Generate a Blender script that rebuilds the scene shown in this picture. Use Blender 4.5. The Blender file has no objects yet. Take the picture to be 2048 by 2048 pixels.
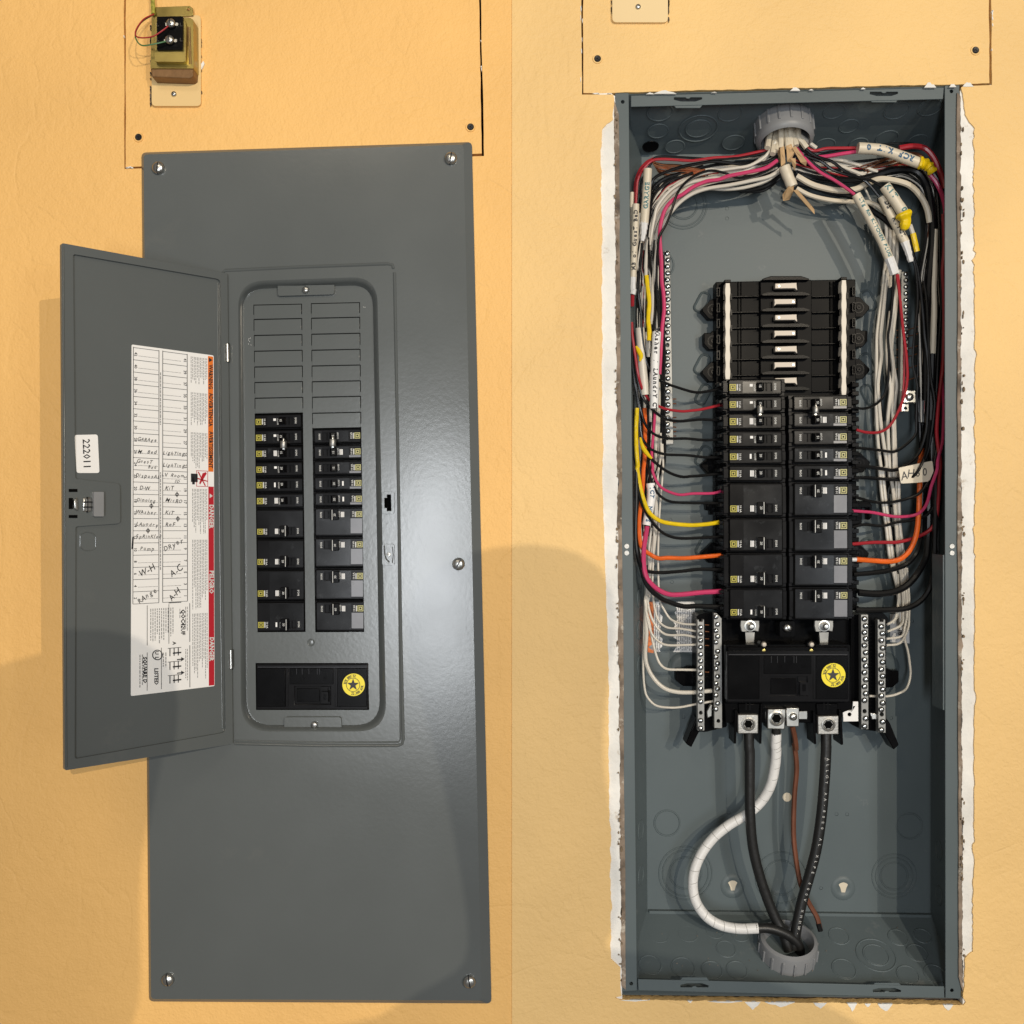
import bpy, bmesh, math, random
from mathutils import Vector, Matrix
from mathutils.geometry import tessellate_polygon

# ------------------------------------------------------------------ camera, world, lamps, exposure
K = 0.00055            # metres per photograph pixel on the wall face
D = 1.15               # camera to wall face
ZC = 1.45              # height of the picture centre above the floor
scene = bpy.context.scene
COL = scene.collection
cam_d = bpy.data.cameras.new('camera'); cam = bpy.data.objects.new('camera', cam_d); COL.objects.link(cam)
cam.location = (0, -D, ZC); cam.rotation_euler = (math.pi/2, 0, 0)
cam_d.sensor_width = 36; cam_d.lens = 36*D/(2048*K); cam_d.clip_start = 0.01; cam_d.clip_end = 50
scene.camera = cam
world = bpy.data.worlds.new('World'); scene.world = world; world.use_nodes = True
bg = world.node_tree.nodes['Background']; bg.inputs[0].default_value = (1.0, 0.93, 0.84, 1); bg.inputs[1].default_value = 0.16

def lamp(name, kind, loc, target, energy, color, size=0.1, size_y=None):
    l = bpy.data.lights.new(name, kind); l.energy = energy; l.color = color
    if kind == 'AREA':
        l.shape = 'RECTANGLE'; l.size = size; l.size_y = size_y or size
    else:
        l.shadow_soft_size = size
    o = bpy.data.objects.new(name, l); COL.objects.link(o); o.location = loc
    o.rotation_euler = (Vector(target)-Vector(loc)).to_track_quat('-Z', 'Y').to_euler()
    return o
lamp('ceiling_lamp', 'POINT', (2.20, -4.50, ZC+1.22), (0, 0, ZC), 300, (1.0, 0.87, 0.69), 0.009)
lamp('second_ceiling_lamp', 'POINT', (1.17, -4.50, ZC+0.98), (0, 0, ZC), 265, (1.0, 0.88, 0.70), 0.009)
lamp('overhead_lamp', 'AREA', (-0.5, -1.7, ZC+1.25), (0, 0, ZC), 4, (1.0, 0.86, 0.66), 0.5, 0.3)
lamp('window_glow', 'AREA', (-0.32, -3.2, ZC-0.25), (-0.1, 0, ZC-0.05), 34, (0.92, 0.96, 1.0), 0.28, 1.0)
lamp('daylight_door', 'AREA', (1.72, -3.0, ZC-0.08), (0.4, 0, ZC), 17, (0.84, 0.92, 1.0), 0.5, 0.8)
scene.view_settings.view_transform = 'Standard'; scene.view_settings.look = 'None'
scene.view_settings.gamma = 1; scene.view_settings.exposure = -0.06
scene.render.engine = 'CYCLES'
R = random.Random(7)

# ------------------------------------------------------------------ helpers: pixel -> place
def W(x, y, d=0.0):
    s = (D+d)/D
    return Vector(((x-1024)*K*s, d, ZC+(1024-y)*K*s))
class Depth:                                   # plane parallel to the wall, d metres behind its face
    def __init__(s, d): s.d = d; s.n = Vector((0, -1, 0)); s.k = K*(D+d)/D
    def pt(s, x, y): return W(x, y, s.d)
class Plane:                                   # any plane, by three points
    def __init__(s, a, b, c, flip=False):
        s.o = a; s.n = (b-a).cross(c-a).normalized()
        if s.n.y > 0 and not flip: s.n = -s.n
        s.k = K*(D+a.y)/D
    def pt(s, x, y):
        e = Vector((0, -D, ZC)); r = W(x, y, 0)-e
        return e + r*((s.o-e).dot(s.n)/r.dot(s.n))
class Local:                                   # a thing's own frame, pixel units, y down
    def __init__(s, k=K): s.n = Vector((0, -1, 0)); s.k = k
    def pt(s, x, y): return Vector((x*s.k, 0, -y*s.k))

ORG = {}
def finish(o, label=None, cat=None, group=None, kind=None):
    if label: o['label'] = label
    if cat: o['category'] = cat
    if group: o['group'] = group
    if kind: o['kind'] = kind
    return o
def thing(name, label, cat, loc, group=None):
    o = bpy.data.objects.new(name, None); COL.objects.link(o); o.empty_display_size = 0.02
    o.location = loc; ORG[o.name] = Vector(loc)
    return finish(o, label, cat, group)
def obj(name, bm, m, parent=None, bevel=0, smooth=None, seg=2, **kw):
    me = bpy.data.meshes.new(name)
    bmesh.ops.recalc_face_normals(bm, faces=bm.faces)
    if parent is None and kw.get('center', True) and bm.verts:
        c = Vector((sum(v.co.x for v in bm.verts), sum(v.co.y for v in bm.verts), sum(v.co.z for v in bm.verts)))/len(bm.verts)
    else:
        c = ORG[parent.name] if parent is not None else Vector((0, 0, 0))
    kw.pop('center', None)
    bmesh.ops.translate(bm, verts=bm.verts, vec=-c)
    bm.to_mesh(me); bm.free(); me.materials.append(m)
    o = bpy.data.objects.new(name, me); COL.objects.link(o)
    if parent is not None:
        o.parent = parent
    else:
        o.location = c
    ORG[o.name] = c
    if smooth is None: smooth = bevel > 0
    if smooth:
        for p in me.polygons: p.use_smooth = True
        try: me.set_sharp_from_angle(angle=math.radians(40))
        except Exception: pass
    if bevel:
        b = o.modifiers.new('b', 'BEVEL'); b.width = bevel; b.segments = seg; b.limit_method = 'ANGLE'; b.angle_limit = math.radians(40)
        b.harden_normals = False
    return finish(o, **kw)
def dup(o, parent=None, loc=None, **kw):
    c = o.copy(); COL.objects.link(c); c.parent = parent
    if loc is not None: c.location = loc
    return finish(c, **kw)
NB = bmesh.new

# ------------------------------------------------------------------ helpers: shapes
def prism(bm, pl, pts, f, b, holes=()):        # outline in pixels on plane pl, from f (front) to b (back) metres along its normal
    loops = [list(pts)]+[list(h) for h in holes]
    base = [[pl.pt(x, y) for x, y in lp] for lp in loops]
    flat = [p for lp in base for p in lp]
    tris = tessellate_polygon(base) if (len(flat) > 4 or holes) else [tuple(range(len(flat)))]
    fv = [bm.verts.new(p+pl.n*f) for p in flat]; bv = [bm.verts.new(p+pl.n*b) for p in flat]
    for t in tris:
        try: bm.faces.new([fv[i] for i in t]); bm.faces.new([bv[i] for i in reversed(t)])
        except ValueError: pass
    k = 0
    for lp in base:
        n = len(lp)
        for i in range(n):
            j = (i+1) % n
            try: bm.faces.new([fv[k+i], fv[k+j], bv[k+j], bv[k+i]])
            except ValueError: pass
        k += n
def rect(x0, y0, x1, y1): return [(x0, y0), (x1, y0), (x1, y1), (x0, y1)]
def rpoly(pts, r, seg=4):                      # polygon with rounded corners
    out = []; n = len(pts)
    for i in range(n):
        rr = r[i] if isinstance(r, (list, tuple)) else r
        p0 = Vector(pts[i-1]).to_2d(); p = Vector(pts[i]).to_2d(); p1 = Vector(pts[(i+1) % n]).to_2d()
        if rr <= 0: out.append(tuple(p)); continue
        a = p+(p0-p).normalized()*min(rr, (p0-p).length*.48); b = p+(p1-p).normalized()*min(rr, (p1-p).length*.48)
        for j in range(seg+1):
            t = j/seg; q = a*(1-t)**2+p*2*t*(1-t)+b*t*t; out.append((q.x, q.y))
    return out
def rrect(x0, y0, x1, y1, r, seg=4): return rpoly(rect(x0, y0, x1, y1), r, seg)
def circ(x, y, r, n=16, a0=0): return [(x+r*math.cos(a0+2*math.pi*i/n), y+r*math.sin(a0+2*math.pi*i/n)) for i in range(n)]
def frame(n):
    n = n.normalized(); a = Vector((0, 0, 1)) if abs(n.z) < .9 else Vector((0, 1, 0))
    u = a.cross(n).normalized(); return u, n.cross(u)
def lathe(bm, c, n, prof, seg=16):             # prof: (radius m, height m along n)
    u, v = frame(n); n = n.normalized(); rings = []
    for r, h in prof:
        if r <= 1e-7: rings.append([bm.verts.new(c+n*h)])
        else: rings.append([bm.verts.new(c+n*h+(u*math.cos(2*math.pi*i/seg)+v*math.sin(2*math.pi*i/seg))*r) for i in range(seg)])
    for a, b in zip(rings, rings[1:]):
        for i in range(seg):
            j = (i+1) % seg
            if len(a) == 1 and len(b) == 1: continue
            if len(a) == 1: bm.faces.new([a[0], b[i], b[j]])
            elif len(b) == 1: bm.faces.new([a[i], a[j], b[0]])
            else: bm.faces.new([a[i], a[j], b[j], b[i]])
def spline(P, sub):                            # Catmull-Rom through 3-D points
    if len(P) < 3: return [P[0].lerp(P[-1], i/sub) for i in range(sub+1)]
    Q = [P[0]*2-P[1]]+list(P)+[P[-1]*2-P[-2]]; out = []
    for i in range(1, len(Q)-2):
        a, b, c, d = Q[i-1:i+3]
        for j in range(sub):
            t = j/sub
            out.append(.5*((2*b)+(c-a)*t+(2*a-5*b+4*c-d)*t*t+(3*b-a-3*c+d)*t**3))
    out.append(Q[-2]); return out
def tube(bm, P, r, seg=8, sub=5, rf=None):
    C = spline(P, sub); rings = []; up = None
    for i, p in enumerate(C):
        t = (C[min(i+1, len(C)-1)]-C[max(i-1, 0)]).normalized()
        if up is None: up, _ = frame(t)
        up = (up-t*up.dot(t)).normalized(); v = t.cross(up)
        q = r*(rf(i/(len(C)-1)) if rf else 1)
        rings.append([bm.verts.new(p+(up*math.cos(2*math.pi*k/seg)+v*math.sin(2*math.pi*k/seg))*q) for k in range(seg)])
    for a, b in zip(rings, rings[1:]):
        for k in range(seg): bm.faces.new([a[k], a[(k+1) % seg], b[(k+1) % seg], b[k]])
    bm.faces.new(rings[0][::-1]); bm.faces.new(rings[-1])
def bead(bm, pl, pts, wpx, h, closed=False, sub=1):     # low rounded ridge pressed into a sheet
    P = [pl.pt(x, y) for x, y in pts]
    if closed: P = P+[P[0]]
    C = P if sub == 1 else spline(P, sub); rings = []
    w = wpx*pl.k
    for i, p in enumerate(C):
        t = (C[min(i+1, len(C)-1)]-C[max(i-1, 0)])
        if closed and i in (0, len(C)-1): t = C[1]-C[-2]
        t.normalize(); s = t.cross(pl.n)
        rings.append([bm.verts.new(p+s*(w/2*a)+pl.n*(h*b-2e-4)) for a, b in ((-1, 0), (-.6, .75), (0, 1), (.6, .75), (1, 0))])
    for a, b in zip(rings, rings[1:]):
        for k in range(4): bm.faces.new([a[k], a[k+1], b[k+1], b[k]])
_tx = {}
def tgeo(s, bold=0.0):
    if (s, bold) in _tx: return _tx[(s, bold)]
    cu = bpy.data.curves.new('lettering', 'FONT'); cu.body = s; cu.size = 1; cu.resolution_u = 1 if len(s) > 3 else 2
    cu.align_x = 'CENTER'; cu.align_y = 'CENTER'; cu.offset = bold
    o = bpy.data.objects.new('lettering', cu); me = o.to_mesh()
    g = ([v.co.copy() for v in me.vertices], [tuple(p.vertices) for p in me.polygons])
    o.to_mesh_clear(); bpy.data.objects.remove(o); bpy.data.curves.remove(cu)
    _tx[(s, bold)] = g; return g
def text(bm, pl, s, x, y, size, ang=0, off=3e-4, bold=0.0, sx=1.0, shear=0.0, wrap=None):
    V, F = tgeo(s, bold); a = math.radians(ang); p = pl.pt(x, y)
    ux = pl.pt(x+math.cos(a), y+math.sin(a))-p; uy = pl.pt(x+math.sin(a), y-math.cos(a))-p
    vs = [bm.verts.new(p+(ux*((v.x*sx+v.y*shear))+uy*v.y)*size+pl.n*off) for v in V]
    for f in F:
        try: bm.faces.new([vs[i] for i in f])
        except ValueError: pass
def scrawl(bm, pl, s, x, y, size, ang=0, off=3e-4, rnd=None, pitch=.62):   # handwriting: letters set one by one, uneven
    rnd = rnd or R; a = math.radians(ang); u = x
    w = [0.35 if c in 'iIl.!-/' else (0.85 if c in 'MWmw' else pitch) for c in s]; tot = sum(w)*size
    t = -tot/2
    for c, cw in zip(s, w):
        q = t+cw*size/2; t += cw*size
        if c == ' ': continue
        j = rnd.uniform(-.07, .07)*size
        text(bm, pl, c, x+math.cos(a)*q-math.sin(a)*j, y+math.sin(a)*q+math.cos(a)*j, size*rnd.uniform(.9, 1.12), ang+rnd.uniform(-9, 9), off, .004, .88, .22)

# ------------------------------------------------------------------ materials
def mat(name, color, rough=.5, metal=0.0, bump=None, vary=None, spec=.5, coat=0.0, dirt=None, emit=None):
    m = bpy.data.materials.new(name); m.use_nodes = True; nt = m.node_tree; b = nt.nodes['Principled BSDF']
    b.inputs['Base Color'].default_value = (*color, 1); b.inputs['Roughness'].default_value = rough; b.inputs['Metallic'].default_value = metal
    b.inputs['Specular IOR Level'].default_value = spec; b.inputs['Coat Weight'].default_value = coat
    tc = nt.nodes.new('ShaderNodeTexCoord')
    geo = nt.nodes.new('ShaderNodeNewGeometry')
    col = None
    if vary:                                   # vary = (scale, amount)
        n = nt.nodes.new('ShaderNodeTexNoise'); n.inputs['Scale'].default_value = vary[0]; n.inputs['Detail'].default_value = 5
        nt.links.new(geo.outputs['Position'], n.inputs['Vector'])
        r = nt.nodes.new('ShaderNodeMapRange'); r.inputs[3].default_value = 1-vary[1]; r.inputs[4].default_value = 1+vary[1]
        r.inputs[1].default_value = .3; r.inputs[2].default_value = .7
        nt.links.new(n.outputs['Fac'], r.inputs[0])
        x = nt.nodes.new('ShaderNodeVectorMath'); x.operation = 'SCALE'; x.inputs[0].default_value = color
        nt.links.new(r.outputs[0], x.inputs['Scale']); col = x.outputs[0]
        r2 = nt.nodes.new('ShaderNodeMapRange'); r2.inputs[3].default_value = rough-.06; r2.inputs[4].default_value = rough+.08
        nt.links.new(n.outputs['Fac'], r2.inputs[0]); nt.links.new(r2.outputs[0], b.inputs['Roughness'])
    if dirt:                                   # dirt = (scale, threshold, colour, amount)
        n = nt.nodes.new('ShaderNodeTexNoise'); n.inputs['Scale'].default_value = dirt[0]; n.inputs['Detail'].default_value = 8; n.inputs['Roughness'].default_value = .7
        nt.links.new(geo.outputs['Position'], n.inputs['Vector'])
        r = nt.nodes.new('ShaderNodeMapRange'); r.inputs[1].default_value = dirt[1]; r.inputs[2].default_value = dirt[1]+.08; r.inputs[4].default_value = dirt[3]
        nt.links.new(n.outputs['Fac'], r.inputs[0])
        mx = nt.nodes.new('ShaderNodeMix'); mx.data_type = 'RGBA'; nt.links.new(r.outputs[0], mx.inputs[0])
        if col: nt.links.new(col, mx.inputs[6])
        else: mx.inputs[6].default_value = (*color, 1)
        mx.inputs[7].default_value = (*dirt[2], 1); col = mx.outputs[2]
    if col: nt.links.new(col, b.inputs['Base Color'])
    if bump:                                   # list of (kind, scale, distance)
        prev = None
        for kind, sc, dist in bump:
            n = nt.nodes.new('ShaderNodeTexNoise' if kind != 'voronoi' else 'ShaderNodeTexVoronoi'); n.inputs['Scale'].default_value = sc
            if kind == 'noise': n.inputs['Detail'].default_value = 6
            if kind == 'fine': n.inputs['Detail'].default_value = 2
            if kind == 'ridge':
                n.inputs['Detail'].default_value = 3; n.inputs['Distortion'].default_value = 1.2
            nt.links.new(geo.outputs['Position'], n.inputs['Vector'])
            h = n.outputs[0]
            if kind == 'ridge':
                rr = nt.nodes.new('ShaderNodeMath'); rr.operation = 'SUBTRACT'; rr.inputs[1].default_value = .5; nt.links.new(h, rr.inputs[0])
                ab = nt.nodes.new('ShaderNodeMath'); ab.operation = 'ABSOLUTE'; nt.links.new(rr.outputs[0], ab.inputs[0])
                mn = nt.nodes.new('ShaderNodeMath'); mn.operation = 'MINIMUM'; mn.inputs[1].default_value = .025; nt.links.new(ab.outputs[0], mn.inputs[0])
                mu = nt.nodes.new('ShaderNodeMath'); mu.operation = 'MULTIPLY'; mu.inputs[1].default_value = 20; nt.links.new(mn.outputs[0], mu.inputs[0]); h = mu.outputs[0]
            bp = nt.nodes.new('ShaderNodeBump'); bp.inputs['Distance'].default_value = dist; bp.inputs['Strength'].default_value = 1
            nt.links.new(h, bp.inputs['Height'])
            if prev: nt.links.new(prev, bp.inputs['Normal'])
            prev = bp.outputs[0]
        nt.links.new(prev, b.inputs['Normal'])
    return m
def wallmat(name, c):
    return mat(name, c, .55, bump=[('noise', 13, .0022), ('fine', 360, .0007), ('noise', 110, .0011), ('ridge', 6, .0006)], vary=(4.0, .075), spec=.3,
               dirt=(70, .70, tuple(v*.5 for v in c), .55))
M = {}
M['wall_l'] = wallmat('yellow wall paint', (.86, .51, .175))
M['wall_r'] = wallmat('pale yellow wall paint', (.84, .56, .235))
M['steel'] = mat('grey enamelled steel', (.102, .112, .113), .21, bump=[('fine', 230, .000055)], vary=(6, .05), spec=.5, dirt=(9, .62, (.13, .135, .13), .4))
M['box'] = mat('blue grey enamelled box steel', (.100, .124, .132), .42, bump=[('fine', 300, .00005)], vary=(7, .08), spec=.26, dirt=(30, .63, (.19, .20, .20), .40))
M['black'] = mat('black moulded plastic', (.0035, .0035, .004), .24, bump=[('fine', 900, .00005)], vary=(40, .2), spec=.06)
M['blackgloss'] = mat('glossy black label film', (.010, .0105, .012), .16, vary=(30, .25), spec=.26, dirt=(70, .58, (.04, .043, .047), .5))  # grey blotches: dust, and varied glossy reflections put into the colour
M['dark'] = mat('dark cavity', (.002, .002, .002), .8, spec=.05)  # near-black colour draws the shade in holes, slots, grooves and wells
M['bus'] = mat('satin black busbar plastic', (.0045, .0046, .0052), .27, vary=(20, .15), spec=.025, dirt=(120, .72, (.06, .06, .06), .3))
M['zinc'] = mat('bright zinc plate', (.52, .52, .50), .30, 1.0, vary=(60, .1))
M['screwz'] = mat('zinc terminal screw', (.50, .51, .50), .24, 1.0)
M['barz'] = mat('dull zinc bar', (.26, .26, .25), .45, .55, vary=(60, .2))
M['tin'] = mat('tin plated copper stab', (.50, .45, .39), .55, .35, vary=(50, .06))
M['alu'] = mat('dull aluminium lug', (.36, .355, .34), .45, 1.0, bump=[('fine', 500, .0002)], vary=(70, .15))
M['cream'] = mat('cream plastic', (.70, .64, .55), .45, vary=(30, .05))
M['white_wire'] = mat('white wire insulation', (.62, .575, .50), .35, vary=(25, .08))
M['black_wire'] = mat('black wire insulation', (.006, .006, .0065), .28, vary=(25, .2), spec=.35)
M['red_wire'] = mat('red wire insulation', (.36, .018, .028), .30, vary=(25, .1))
M['pink_wire'] = mat('crimson pink wire insulation', (.56, .045, .14), .30, vary=(25, .1))
M['orange_tape'] = mat('orange tape', (.78, .13, .012), .35, bump=[('noise', 300, .0006)], vary=(60, .1))
M['yellow_tape'] = mat('yellow tape', (.80, .56, .006), .30, bump=[('noise', 160, .0010)], vary=(60, .08))
M['white_tape'] = mat('white tape', (.74, .73, .72), .36, bump=[('noise', 150, .0007)], vary=(50, .05))
M['tape_edge'] = mat('grubby tape edge', (.40, .39, .37), .5)
M['copper'] = mat('bare copper', (.62, .26, .13), .36, 1.0, vary=(50, .2))
M['copper_dull'] = mat('brown lacquered copper', (.19, .07, .038), .40, .4, vary=(40, .2))
M['jacket'] = mat('cream cable jacket', (.66, .585, .46), .42, vary=(30, .06), dirt=(60, .66, (.35, .31, .25), .3))
M['paper'] = mat('brown kraft paper', (.50, .33, .17), .8, vary=(60, .15))
M['rubber'] = mat('black cable rubber', (.012, .012, .012), .42, bump=[('noise', 120, .0004)], dirt=(55, .66, (.22, .21, .20), .7))
M['pvc'] = mat('grey conduit plastic', (.22, .225, .235), .42, vary=(30, .06))
M['gypsum'] = mat('white gypsum', (.80, .78, .74), .9, bump=[('noise', 60, .002), ('noise', 200, .001)], vary=(25, .12), dirt=(55, .60, (.45, .37, .28), .6))
M['backing'] = mat('torn brown paper edge', (.22, .17, .13), .9, bump=[('noise', 90, .003)], vary=(45, .6), dirt=(60, .56, (.52, .47, .40), .8))
M['stud'] = mat('dark brown gap shade', (.07, .055, .045), .9, bump=[('noise', 80, .003)], vary=(40, .4))  # dark brown stands for shade in the wall gaps; also colours caulk cracks
M['label'] = mat('white paper label', (.84, .83, .82), .5, vary=(10, .02))
M['ink'] = mat('black ink', (.015, .015, .018), .5)
M['blueink'] = mat('blue marker ink', (.02, .10, .20), .5)
M['greenink'] = mat('green blue marker ink', (.07, .19, .20), .5)
M['print'] = mat('white print', (.62, .62, .60), .5)
M['greyprint'] = mat('grey fine print', (.30, .30, .30), .5)
M['orange'] = mat('orange print', (.75, .17, .015), .45)
M['redband'] = mat('red print', (.45, .010, .022), .45)
M['logo'] = mat('yellow square emblem', (.50, .44, .05), .45)
M['logo_pale'] = mat('worn yellow square emblem', (.55, .52, .22), .45)
M['yellow'] = mat('yellow sticker', (.86, .70, .01), .4)
M['gold'] = mat('iridescent zinc chromate', (.34, .27, .09), .33, 1.0, vary=(22, .4))
M['goldcore'] = mat('laminated brown core', (.22, .12, .05), .5, .5, bump=[('noise', 200, .0006)], vary=(30, .2))
M['beige'] = mat('beige cover plate', (.78, .545, .245), .42, vary=(8, .03))
M['screwdark'] = mat('black phosphate and screw shade', (.03, .03, .032), .4, .7)
M['green_wire'] = mat('green wire insulation', (.05, .16, .05), .4)
M['greensleeve'] = mat('green yellow sleeve', (.35, .33, .05), .5, vary=(200, .4))
M['worn'] = mat('worn grey label film', (.15, .15, .165), .30, vary=(40, .25), dirt=(80, .6, (.07, .07, .075), .5))
M['smoke'] = mat('dusty black breaker case', (.0085, .0085, .0095), .22, vary=(25, .25), spec=.085, dirt=(45, .66, (.03, .03, .03), .4))

# ------------------------------------------------------------------ common fittings
def screw_mesh(name, r, kind='slot', rim=False, h=None):
    """round screw head facing -Y about its own origin; returns bmesh"""
    bm = NB(); n = Vector((0, -1, 0)); h = h or r*.45
    lathe(bm, Vector(), n, [(r, -h), (r, h*.15), (r*.9, h*.55), (r*.6, h*.9), (0, h)], 14)
    if kind == 'slot':
        prism(bm, Local(1), rect(-r*.95, -r*.13, r*.95, r*.13), h*.72, h*1.02)
    return bm
_scr = {}
def screw(pl, x, y, r, m, parent, name='screw', kind='slot', ang=None, lift=0.0):
    """one screw as a part of parent (slot shaped between half domes, its shade painted by a dark disc)"""
    key = (name, round(r, 6), m.name, kind)
    if key not in _scr:
        bm = NB(); n = Vector((0, -1, 0)); h = r*.5; L = Local(1)
        if kind == 'socket':
            lathe(bm, Vector(), n, [(r, -h), (r, h*.8), (r*.82, h), (r*.6, h*.9), (r*.55, -h*.6), (0, -h*.6)], 18)
        elif kind == 'hole':
            lathe(bm, Vector(), n, [(r, 2e-4), (r*.8, -h), (0, -h)], 12)
        else:
            # two half domes with the slot between them
            for sgn in (-1, 1):
                N = 10; ring = []
                prof = [(1.0, -.9), (1.0, .1), (.88, .55), (.55, .9), (.12, 1.0)]
                for pr, ph in prof:
                    row = []
                    for i in range(N+1):
                        t = math.pi*i/N
                        px, pz = pr*r*math.cos(t), max(pr*r*math.sin(t), .10*r)*sgn
                        row.append(bm.verts.new((px, -ph*h, pz)))
                    ring.append(row)
                for a, b in zip(ring, ring[1:]):
                    for i in range(N): bm.faces.new([a[i], a[i+1], b[i+1], b[i]])
                    bm.faces.new([a[N], a[0], b[0], b[N]])
                bm.faces.new(ring[-1])
            nf = len(bm.faces); lathe(bm, Vector(), n, [(r*(1.10 if m.name.startswith('zinc t') else .98), -h*1.1), (r*(1.10 if m.name.startswith('zinc t') else .98), -h*.25), (r*.97, -h*.2), (r*.97, h*.05), (0, h*.12)], 14)
            bm.faces.ensure_lookup_table()
            for f in list(bm.faces)[nf:]: f.material_index = 1  # dark disc paints the shade in the slot and round terminal screws
        bmesh.ops.recalc_face_normals(bm, faces=bm.faces)
        me = bpy.data.meshes.new(name); bm.to_mesh(me); bm.free(); me.materials.append(m); me.materials.append(M['screwdark'])
        for p in me.polygons: p.use_smooth = True
        try: me.set_sharp_from_angle(angle=math.radians(50))
        except Exception: pass
        _scr[key] = me
    o = bpy.data.objects.new(name, _scr[key]); COL.objects.link(o); o.parent = parent
    o.location = pl.pt(x, y)+pl.n*lift-ORG[parent.name]
    o.rotation_euler = (0, math.radians(ang if ang is not None else R.uniform(0, 180)), 0)
    return o

# ------------------------------------------------------------------ the walls (setting)
def ragged(p0, p1, n, amp, seed):
    rr = random.Random(seed); out = []
    dx, dy = p1[0]-p0[0], p1[1]-p0[1]; L = math.hypot(dx, dy); w = 0
    if amp >= 1.4: n *= 2
    for i in range(n):
        t = i/n; w = w*.55+rr.uniform(-amp, amp)*(.6 if amp >= 1.4 else .7)
        if amp >= 1.4 and rr.random() < .06: w += rr.uniform(-1, 1)*amp*1.5
        out.append((p0[0]+dx*t-dy/L*w, p0[1]+dy*t+dx/L*w))
    return out
P0 = Depth(0.0)
MARG = 420
bm = NB()
acc_l = ragged((247.5, -260), (957, -260), 3, 0, 1)+ragged((957, -260), (968, 312), 26, .7, 2)+ragged((968, 312), (249, 338), 6, 0, 3)+ragged((249, 338), (247.5, -260), 26, .7, 4)
prism(bm, P0, rect(-MARG, -MARG, 1024, 2048+MARG), 0, -.013, [acc_l, rect(330, 380, 890, 1940)])
wall_l = obj('wall_left', bm, M['wall_l'], kind='structure', center=False)
bm = NB()
edge = ([(1162, -260), (1979, -260)] + ragged((1979, -260), (1983, 170), 24, .7, 5) + [(1983, 171), (1925, 173)]
        + ragged((1922, 176), (1931, 236), 5, 2, 6) + ragged((1934, 238), (1950, 262), 3, 2, 7) + ragged((1946, 265), (1948, 560), 30, 3, 8)
        + ragged((1948, 560), (1951, 1010), 36, 2.2, 9) + ragged((1949, 1010), (1948, 1640), 40, 2, 10) + ragged((1948, 1640), (1945, 1895), 18, 2.5, 11)
        + ragged((1945, 1902), (1930, 1912), 2, 1, 12) + ragged((1929, 1915), (1926, 2002), 7, 2, 13) + [(1931, 2003)]
        + ragged((1926, 2009), (1232, 1998), 70, 1.6, 14) + [(1229, 1994), (1243, 1991)]
        + ragged((1241, 1985), (1240, 1922), 5, 1, 15) + ragged((1222, 1917), (1221, 1640), 22, 2.2, 16) + ragged((1218, 1640), (1217, 1300), 26, 1.6, 17)
        + ragged((1216, 1300), (1206, 1010), 22, 1.4, 18) + ragged((1206, 1010), (1203, 420), 40, 2.2, 19) + ragged((1201, 420), (1204, 252), 12, 2.5, 20)
        + ragged((1214, 248), (1224, 243), 2, 0, 21) + ragged((1225, 240), (1228, 192), 4, 1.5, 22) + [(1226, 190), (1164, 190)]
        + ragged((1163.5, 189), (1162, -260), 26, .7, 23))
prism(bm, P0, rect(1024, -MARG, 2048+MARG, 2048+MARG), .0012, -.010, [edge])
wall_r = obj('wall_right', bm, M['wall_r'], kind='structure', center=False)
# bare gypsum left and right of the cut-out, the torn paper along its top and bottom
GP = Depth(0.0006)
bm = NB(); prism(bm, GP, [(1190, 150), (1226, 190)]+ragged((1229, 192), (1238, 1100), 90, 1.8, 31)+ragged((1238, 1100), (1244, 1985), 90, 2.2, 32)+[(1246, 2020), (1190, 2020)], 0, -.014)
obj('gypsum_edge', bm, M['gypsum'], wall_r)
bm = NB(); prism(bm, GP, [(1990, 168), (1990, 2030), (1926, 2030)]+ragged((1925, 1998), (1923, 1100), 90, 2.4, 33)+ragged((1923, 1100), (1920, 176), 90, 2.0, 34), 0, -.014)
obj('gypsum_edge', bm, M['gypsum'], wall_r)
for pa, pb, sd in ([(1228, 200), (1243, 1980), 61], [(1925, 1985), (1921, 185), 62]):
    e1 = ragged(pa, pb, 130, 1.9, sd); e2 = ragged((pb[0]+(9 if pa[0] < 1500 else 7)*(1 if pa[0] < 1500 else -1), pb[1]), (pa[0]+(9 if pa[0] < 1500 else -7), pa[1]), 60, 1, sd+5)
    bm = NB(); prism(bm, Depth(.0002), e1+e2, 0, -.010); obj('torn_backing', bm, M['backing'], wall_r)
rr = random.Random(5); bm = NB()
def chip(bm, x, y, w, h, sgn):
    pts = [(x-w/2, y)]+[(x-w/2+w*i/6+rr.uniform(-1, 1), y+sgn*h*(1-abs(i/3-1)**1.6)*rr.uniform(.6, 1.1)) for i in range(1, 6)]+[(x+w/2, y)]
    prism(bm, Depth(-.0012), pts, .0008, -.002)
for x, w, h in ((1330, 46, 7), (1300, 16, 4), (1428, 12, 2), (1590, 20, 7), (1622, 10, 3), (1726, 9, 4), (1860, 24, 12), (1936, 22, 10), (1905, 14, 7)):
    chip(bm, x, 191-(x-1222)*.0234-.5, w, h, -1)
for x, w, h in ((1380, 10, 5), (1505, 32, 16), (1560, 60, 9), (1640, 26, 11), (1704, 20, 15), (1735, 12, 7), (1770, 30, 15), (1896, 20, 11), (1450, 70, 3), (1270, 60, 3)):
    chip(bm, x, 1999+(x-1232)*.0155, w, h, 1)
obj('torn_paper', bm, M['gypsum'], wall_r)
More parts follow.
